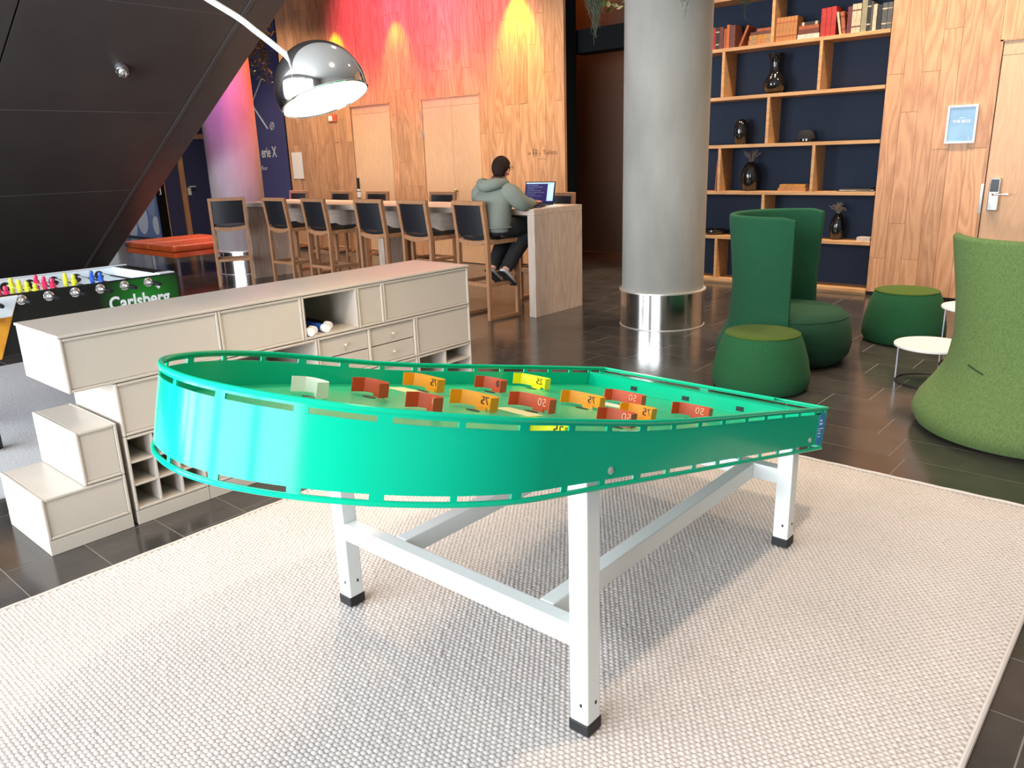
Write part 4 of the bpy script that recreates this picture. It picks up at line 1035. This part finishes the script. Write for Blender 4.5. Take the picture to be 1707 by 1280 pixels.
flat_book('tan book lying flat, upper of the two beside the round black vase', -3.54, -3.258, LV[2]+.0372, .034, 'bk_ochre', yoff=.045)
flat_book('pale closed book at the right end of the second lowest shelf', -2.68, -2.545, LV[1], .042, 'bk_white', yoff=.03)
book('slim red-brown book leaning on the left divider of the middle shelf', -4.30, .02, .33, 'bk_rust', LV[2], lean=.06)
mg = thing('magazine_pile', 'flat fan of dark magazines on the shelf right of the tan books', 'magazines', (-2.745, BY+.15, LV[2]+.0006))
for i, (a, m_) in enumerate([(0, 'bk_black'), (.25, 'bk_white'), (-.15, 'bk_grey'), (.1, 'bk_black')]):
    o = MB().box(-.185+.02*i, .175-.01*i, -.10, .10, .0075*i, .0075*i+.0065).build('magazine', m_, mg); o.rotation_euler = (0, 0, a*.4)
# ---- black vases
def vase(label, x, z, prof, y=.14, sub=None):
    t = thing('vase', label, 'vase', (x, BY+y, z+.0006), 0, 'black glazed vases in the bookcase')
    MB().lathe(prof, 36).build('body', 'black_gloss', t, smooth=True, angle=70)
    return t
vase('tall black vase with a narrow waist and flared neck', -3.70, LV[4], [(.05, 0), (.075, .01), (.112, .06), (.120, .105), (.105, .15), (.075, .19), (.058, .23), (.055, .28), (.066, .36), (.082, .405), (.076, .405), (.055, .34), (.045, .26)])
vase('small oval black vase standing alone left of the divider', -4.06, LV[3], [(.04, 0), (.055, .01), (.074, .09), (.080, .15), (.070, .21), (.045, .255), (.03, .268), (.026, .262)])
v3 = vase('fat egg-shaped black vase with dried twigs', -3.92, LV[2], [(.06, 0), (.075, .01), (.10, .09), (.106, .16), (.095, .225), (.065, .285), (.035, .312), (.028, .306)])
v4 = vase('black vase with pale dried flowers on the second lowest shelf', -2.92, LV[1], [(.045, 0), (.06, .01), (.075, .08), (.078, .14), (.066, .20), (.042, .25), (.030, .265), (.034, .27), (.026, .262)])
vase('low black dish of driftwood behind the high-backed green chair', -4.34, LV[1], [(.10, 0), (.12, .01), (.13, .05), (.125, .055), (.105, .02)])
rd = random.Random(4)
def twigs(par, z0, n, h, spread, blob):
    m = MB(); f = MB()
    for i in range(n):
        a = rd.uniform(0, 2*PI); s = rd.uniform(.2, 1)*spread; hh = h*rd.uniform(.6, 1)
        p = [(0, 0, z0-.05), (s*.3*math.cos(a), s*.3*math.sin(a), z0+hh*.45), (s*math.cos(a), s*math.sin(a)*.7, z0+hh)]
        m.tube(p, .0016, 4)
        for k in range(3):
            q = (p[2][0]+rd.uniform(-.02, .02), p[2][1]+rd.uniform(-.02, .02), p[2][2]+rd.uniform(-.02, .015))
            m.tube([p[1], q], .001, 3)
            if blob: f.sphere(q, rd.uniform(.005, .009), 6, 4)
    o = m.build('twigs', 'dry', par); o['kind'] = 'stuff'
    if blob: o = f.build('flower_heads', 'dry', par); o['kind'] = 'stuff'
twigs(v3, .305, 14, .15, .14, False); twigs(v4, .26, 16, .11, .085, True)
ht = thing('bowler_hat', 'black felt hat lying on the middle shelf', 'hat', (-3.33, BY+.16, LV[3]+.0006))
MB().lathe([(.15, .012), (.145, .004), (.10, .0), (.095, .006), (.090, .06), (.078, .105), (.05, .122), (.0005, .126)], 32, fn=lambda x, y, z: (x*1.02, y*.8, z)).build('crown_and_brim', 'black_felt', ht, smooth=True, angle=60)
MB().lathe([(.0965, .012), (.0955, .034)], 32, fn=lambda x, y, z: (x*1.02, y*.81, z)).build('hat_band', 'black_gloss', ht, smooth=True)

# ================================================================== green lounge seating
def prof_r(z, P): return float(np.interp(z, [p[1] for p in P], [p[0] for p in P]))
def lounge_chair(label, x, y, face, sc, mat_shell, mat_seat, top, span=104, fat=0, waist=0, seat_k=1):
    t = thing('high_back_chair', label, 'chair', (x, y, 0), face)
    base = [(.30, 0), (.395, .012), (.445, .07), (.462, .15), (.452, .25), (.42, .335), (.375, .375), (.30, .388), (.0005, .392)]
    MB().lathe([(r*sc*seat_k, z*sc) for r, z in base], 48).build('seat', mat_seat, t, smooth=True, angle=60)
    MB().tube([(.418*seat_k*sc*math.cos(2*PI*k/48), .418*seat_k*sc*math.sin(2*PI*k/48), .338*sc) for k in range(48)], .004, 6, closed=True).build('seat_piping', mat_seat, t, smooth=True)
    PO = [(r+(fat if z > .28 else 0)-waist*float(np.interp(z, [.1, .2, .3, .45, .6, .8, 1.0], [0, .45, .85, 1, .85, .4, 0])), z) for r, z in [(.44, .0), (.488, .02), (.512, .075), (.505, .14), (.480, .20), (.447, .275), (.427, .35), (.417, .45), (.414, .6), (.418, .8), (.427, 1.0), (.43, 1.06)]]
    zs = [z for z in (0.005, .02, .045, .075, .11, .15, .20, .25, .30, .35, .40, .47, .55, .65, .75, .85, .93, 1.0) if z < top/sc-.03]+[top/sc]
    na = 44; m = MB(); th = .045
    rows = []
    for z in zs:
        ro = prof_r(min(z, 1.06), PO); ri = ro-th
        rows.append((z, ro, ri))
    def ang(k): return PI+math.radians(span)*(2*k/na-1)
    sec = [(z, ro) for z, ro, ri in rows]+[(rows[-1][0]+.012, rows[-1][1]-th*.3), (rows[-1][0]+.012, rows[-1][1]-th*.7)]+[(z, ri) for z, ro, ri in reversed(rows)]
    ns = len(sec)
    for k in range(na+1):
        a = ang(k); e = abs(2*k/na-1); pinch = 1.0
        for z, r in sec:
            zz = z-(0 if z < .9 else .02*max(0, e-.9)*10)
            m.v.append((r*sc*math.cos(a), r*sc*math.sin(a), zz*sc))
    for k in range(na):
        for i in range(ns): m.f.append((k*ns+i, (k+1)*ns+i, (k+1)*ns+(i+1) % ns, k*ns+(i+1) % ns))
    m.f.append(tuple(range(ns))); m.f.append(tuple(na*ns+i for i in range(ns))[::-1])
    sh = m.build('backrest', mat_shell, t, smooth=True, bevel=.012, angle=50)
    for k in (0, na):
        a = ang(k); MB().tube([((r-th/2)*sc*math.cos(a), (r-th/2)*sc*math.sin(a), z*sc) for z, r, _ in rows], .0035, 5).build('edge_seam', 'seam', sh)
    return t, PO, sc
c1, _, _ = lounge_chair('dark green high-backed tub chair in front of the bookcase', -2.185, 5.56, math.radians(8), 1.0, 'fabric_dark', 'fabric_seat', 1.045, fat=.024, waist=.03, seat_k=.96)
c2, PO, sc2 = lounge_chair('moss green high-backed tub chair cut by the right edge', -.54, 4.76, math.radians(100), 1.09, 'fabric_light', 'fabric_light', 1.03, span=98, waist=.055, seat_k=.80)
def on_shell(a, z, out=.002): return ((prof_r(z/sc2, PO)*sc2+out)*math.cos(a), (prof_r(z/sc2, PO)*sc2+out)*math.sin(a), z)
MB().tube([on_shell(PI-math.radians(48)+.01*i*3, .40-.0035*i) for i in range(9)], .004, 5).build('pinch_seam', 'seam', c2)
MB().tube([on_shell(PI+math.radians(10), .02+.02*i, -.0006) for i in range(24)], .0035, 5).build('vertical_seam', 'seam', c2)
def pouf(label, x, y, r, h):
    t = thing('pouf', label, 'pouf', (x, y, 0))
    pr = [(.80, 0), (.93, .02), (1.0, .12), (.995, .30), (.94, .55), (.86, .78), (.79, .93), (.755, .985)]
    MB().lathe([(a*r, b*h) for a, b in pr], 48).build('body', 'fabric_pouf', t, smooth=True)
    MB().lathe([(.755*r, .985*h), (.735*r, 1.0*h), (.6*r, 1.006*h), (.0005, 1.01*h)], 48).build('top', 'fabric_top', t, smooth=True)
    MB().tube([(.757*r*math.cos(2*PI*k/48), .757*r*math.sin(2*PI*k/48), .985*h) for k in range(48)], .003, 6, closed=True).build('piping', 'fabric_top', t, smooth=True)
pouf('green pouf with an olive top in front of the dark green tub chair', -2.03, 4.75, .308, .365)
pouf('green pouf with an olive top by the oak wall behind the side tables', -1.665, 6.60, .305, .40)
def side_table(label, x, y, r, h):
    t = thing('side_table', label, 'table', (x, y, 0), 0, 'nested round side tables')
    MB().lathe([(r-.006, h-.018), (r, h-.014), (r, h-.003), (r-.003, h)], 48).build('tabletop', 'table_white', t, smooth=True)
    for k in range(3):
        a = 2*PI*k/3+3.3
        o = MB().box(-.012, .012, -.004, .004, .004, h-.018).build('leg', 'grey_metal', t)
        o.location = ((r-.03)*math.cos(a), (r-.03)*math.sin(a), 0); o.rotation_euler = (0, 0, a+PI/2)
    MB().tube([((r-.03)*math.cos(2*PI*k/40), (r-.03)*math.sin(2*PI*k/40), .006) for k in range(40)], .005, 6, closed=True).build('base_ring', 'rubber', t, smooth=True)
side_table('lower round white side table peeping out from behind the moss chair', -1.19, 5.45, .225, .255)
side_table('taller round white side table behind the lower one', -1.06, 6.02, .225, .42)

# ================================================================== orange leather bench
be = thing('leather_bench', 'orange leather bench with two cushions by the far column', 'bench', (-12.52, 5.22, 0))
for i in range(2):
    MB().box(.8*i+.003, .8*(i+1)-.003, 0, 1.25, .335, .43).build('cushion', 'orange_leather', be, bevel=.03)
MB().box(.0, 1.6, .01, 1.24, .255, .33).build('seat_base', 'orange_leather', be, bevel=.012)
for x in (.03, .8, 1.57):
    for y in (.05, 1.2): MB().box(x-.015, x+.015, y-.015, y+.015, 0, .256).build('leg', 'grey_metal', be)

# ================================================================== table football
FX, FY0, FY1, FH = -4.85, .98, 2.32, .86
ft_t = thing('football_table', 'black and green table football game with chrome rod bearings', 'table football', (FX, FY0, 0))
FWD, FL = .76, FY1-FY0
def Fb(n, x0, x1, y0, y1, z0, z1, m, bev=.003, par=ft_t): return MB().box(x0, x1, y0, y1, z0, z1).build(n, m, par, bevel=bev)
Fb('side_wall', -.03, 0, 0, FL, .53, FH, 'foos_black'); Fb('side_wall', -FWD, -FWD+.03, 0, FL, .53, FH, 'foos_black')
Fb('end_wall', -FWD+.03, -.03, 0, .09, .53, FH, 'foos_black'); Fb('end_wall', -FWD+.03, -.03, FL-.09, FL, .53, FH, 'foos_black')
Fb('inner_lining', -FWD+.0305, -FWD+.034, .09, FL-.09, .70, FH-.001, 'foos_white', 0); Fb('inner_lining', -.034, -.0305, .09, FL-.09, .70, FH-.001, 'foos_white', 0)
Fb('inner_lining', -FWD+.034, -.034, FL-.094, FL-.0905, .70, FH-.001, 'foos_white', 0); Fb('inner_lining', -FWD+.034, -.034, .0905, .094, .70, FH-.001, 'foos_white', 0)
Fb('pitch', -FWD+.03, -.03, .09, FL-.09, .685, .70, 'foos_white', 0)
Fb('top_rail', -FWD, -FWD+.03, 0, FL, FH+.0005, FH+.006, 'foos_white', .001)
Fb('corner_cap', -.10, -.031, FL-.10, FL-.005, FH+.0005, FH+.006, 'foos_white', .001)
# green printed glow and lettering on the near side
mm2 = bpy.data.materials.new('green_beer_print'); mm2.use_nodes = True; MT['foos_print'] = mm2
nt = mm2.node_tree; pb = nt.nodes['Principled BSDF']; pb.inputs['Roughness'].default_value = .3
tcn = nt.nodes.new('ShaderNodeTexCoord'); mpn = nt.nodes.new('ShaderNodeMapping'); mpn.inputs['Location'].default_value = (0, -1.12*3.0, -.76*5.5); mpn.inputs['Scale'].default_value = (0, 3.0, 5.5)
ln_ = nt.nodes.new('ShaderNodeVectorMath'); ln_.operation = 'LENGTH'
rpn = nt.nodes.new('ShaderNodeValToRGB'); rpn.color_ramp.elements[0].color = (.012, .26, .02, 1); rpn.color_ramp.elements[1].color = (.006, .008, .006, 1); rpn.color_ramp.elements[1].position = .85
nt.links.new(tcn.outputs['Object'], mpn.inputs[0]); nt.links.new(mpn.outputs[0], ln_.inputs[0]); nt.links.new(ln_.outputs['Value'], rpn.inputs[0]); nt.links.new(rpn.outputs[0], pb.inputs['Base Color'])
gpo = MB().box(.0002, .0012, .46, FL-.012, .54, FH-.006).build('green_print', 'foos_print', ft_t)
text_obj('Carlsberg', 'lettering', 'white', gpo, (.0016, 1.08, .722), .112, (0, 1, 0), (0, 0, 1), depth=.0005, bold=.003, xs=.84)
MB().prism([(1.185, .80), (1.225, .80), (1.205, .775)], lambda y, z: (.0012, y, z), lambda y, z: (.002, y, z)).build('crown_mark', 'white', gpo)
# leg boards with beer print
for y0 in (0, FL):
    s = 1 if y0 == 0 else -1
    poly = [(y0-s*.0, .855), (y0+s*.425, .855), (y0+s*.285, .52), (y0-s*.0, .52)]
    if s == 1:
        lb = MB().prism(poly, lambda y, z: (.0005, y, z), lambda y, z: (.012, y, z)).build('leg_board', 'foos_yellow', ft_t)
        MB().prism([(0, .8545), (.4245, .8545), (.375, .745), (0, .735)], lambda y, z: (.0122, y, z), lambda y, z: (.0135, y, z)).build('foam_print', 'foos_white', lb)
        MB().tube([(.02, .20, .75), (.05, .30, .735)], .014, 8).build('bottle_opener', 'lock_black', lb, smooth=True)
for x in (-.05, -FWD+.05):
    for y in (.165, FL-.165):
        o = MB().box(x-.04, x+.04, y-.04, y+.04, .03, .53).build('leg', 'foos_black', ft_t, bevel=.004)
        MB().lathe([(.05, 0), (.05, .008), (.03, .018), (.012, .022), (.012, .035)], 20, c=(x, y, .0125)).build('levelling_foot', 'chrome', o, smooth=True)
# rods with bearings, handles and players
RODS = [(.16, None, 0, 0), (.30, 'lime', 2, 0), (.44, 'pink', 4, .10), (.58, 'lime', 4, .06), (.72, 'pink', 3, .20), (.86, 'lime', 2, .25), (1.0, 'blue_plastic', 2, .2), (1.145, None, 0, 0)]
pl_ = MB().lathe([(.006, -.075), (.014, -.06), (.012, -.03), (.016, 0), (.017, .02), (.010, .028), (.012, .034), (.013, .045), (.008, .056), (.0005, .058)], 12)
for i, (y, mt, n, sh_) in enumerate(RODS):
    rod = MB().tube([(-FWD-.14, y, .826), (.10, y, .826)], .008, 8).build('rod', 'chrome', ft_t, smooth=True)
    MB().lathe([(.028, 0), (.028, .004), (.020, .009), (.012, .010), (.010, .018)], 20, fn=lambda a, b, c, y=y: (.0005+c, y+a, .826+b)).build('bearing', 'chrome', rod, smooth=True)
    MB().lathe([(.030, 0), (.030, .004)], 16, fn=lambda a, b, c, y=y: (-FWD+.0345+c, y+a, .815+b)).build('inner_bearing', 'lock_black', rod, smooth=True)
    MB().lathe([(.009, 0), (.013, .01), (.014, .06), (.011, .10)], 12, fn=lambda a, b, c, y=y: (.06+c, y+a, .826+b)).build('handle', 'lock_black', rod, smooth=True)
    for j in range(n):
        p = MB(); p.v = [(v[0], v[1], v[2]) for v in pl_.v]; p.f = list(pl_.f)
        o = p.build('player', mt, rod, smooth=True); o.location = (-.13-sh_-.135*j, y, .826)
tag(MB().sphere((0, 0, .017), .017, 14, 10).build('ball', 'lime', smooth=True), 'small yellow ball on the table football pitch', 'ball').location = (FX-.5, FY0+1.03, .7005)

# ================================================================== hanging plants
def hanging_ivy(label, x, y, ztop, strands, seed, mat='leaf', leaf=.05):
    r = random.Random(seed); t = thing('hanging_plant', label, 'plant', (x, y, ztop))
    st_ = MB(); lf = MB()
    for sx, sy, ln in strands:
        p = Vector((sx*.3, sy*.3, .0)); pts = [p.copy()]
        k = int(ln/.05)
        for i in range(k):
            f = (i+1)/k
            p = Vector((sx*min(1, .3+f)+r.uniform(-.03, .03), sy*min(1, .3+f)+r.uniform(-.03, .03), -ln*f)); pts.append(p.copy())
            for q in range(3):
                d = Vector((r.uniform(-1, 1), r.uniform(-1, 1), r.uniform(-.6, .4))).normalized(); s = leaf*r.uniform(.6, 1.2)
                b = p+d*.03; u = d.orthogonal().normalized()
                lf.add([b, b+d*s*.5+u*s*.42, b+d*s, b+d*s*.5-u*s*.42], [(0, 1, 2, 3)])
        st_.tube(pts, .004, 5)
    st_.build('stems', mat, t); o = lf.build('leaves', mat, t); o['kind'] = 'stuff'
    return t
iv = hanging_ivy('dark trailing ivy hanging beside the pink-lit column', -10.42, 6.62, 3.28, [(.0, .0, .45), (.1, .02, .68), (.14, .0, .55), (-.22, -.05, .72), (-.12, .05, .6), (.05, .1, .35), (-.26, .0, .5)], 3)
gm = MB(); rg_ = random.Random(8)
for i in range(70):
    c = Vector((rg_.gauss(0, .09), rg_.gauss(0, .09), rg_.gauss(-.05, .10))); d = Vector((rg_.uniform(-1, 1), rg_.uniform(-1, 1), rg_.uniform(-.5, 1))).normalized(); u = d.orthogonal().normalized(); s = .07
    gm.add([c, c+d*s*.5+u*s*.4, c+d*s, c+d*s*.5-u*s*.4], [(0, 1, 2, 3)])
o = gm.build('crown_leaves', 'leaf_gold', iv); o['kind'] = 'stuff'
def hanging_moss(label, x, y, ztop, ln, wid, n, seed):
    r = random.Random(seed); t = thing('hanging_moss', label, 'plant', (x, y, ztop)); m = MB()
    for i in range(n):
        a = r.uniform(0, 2*PI); q = wid*math.sqrt(r.random()); px, py = q*math.cos(a), q*math.sin(a)*.6
        L_ = ln*r.uniform(.35, 1)*(1-.45*q/wid); pts = []
        k = 9
        for j in range(k+1):
            f = j/k; pts.append((px*(1-.45*f)+.022*math.sin(f*9+i), py*(1-.3*f)+.022*math.cos(f*8+i*2), -L_*f))
        m.tube(pts, .0022, 3, caps=False)
        for j in range(2, k+1):
            p = Vector(pts[j]); d = Vector((r.uniform(-1, 1), r.uniform(-1, 1), r.uniform(-1, .2))).normalized()*.035
            m.tube([p, p+d], .0018, 3, caps=False)
    o = m.build('strands', 'moss', t); o['kind'] = 'stuff'
    return t
m1 = hanging_moss('grey-green moss hanging from above in front of the dark corridor', -4.93, 7.0, 3.3, .78, .14, 130, 21)
lg = MB(); rg_ = random.Random(12)
for i in range(45):
    c = Vector((.22+rg_.gauss(0, .09), rg_.gauss(0, .06), -.22+rg_.gauss(0, .12))); d = Vector((rg_.uniform(-1, 1), rg_.uniform(-1, 1), rg_.uniform(-1, .4))).normalized(); u = d.orthogonal().normalized(); s = .085
    lg.add([c, c+d*s*.5+u*s*.35, c+d*s, c+d*s*.5-u*s*.35], [(0, 1, 2, 3)])
o = lg.build('broad_leaves', 'leaf', m1); o['kind'] = 'stuff'
hanging_moss('thin moss tuft hanging before the bookcase top', -3.56, 7.5, 3.05, .42, .11, 50, 5)
hanging_moss('small wisp of moss hanging on the grey column', -3.15, 5.62, 2.75, .42, .05, 14, 9)
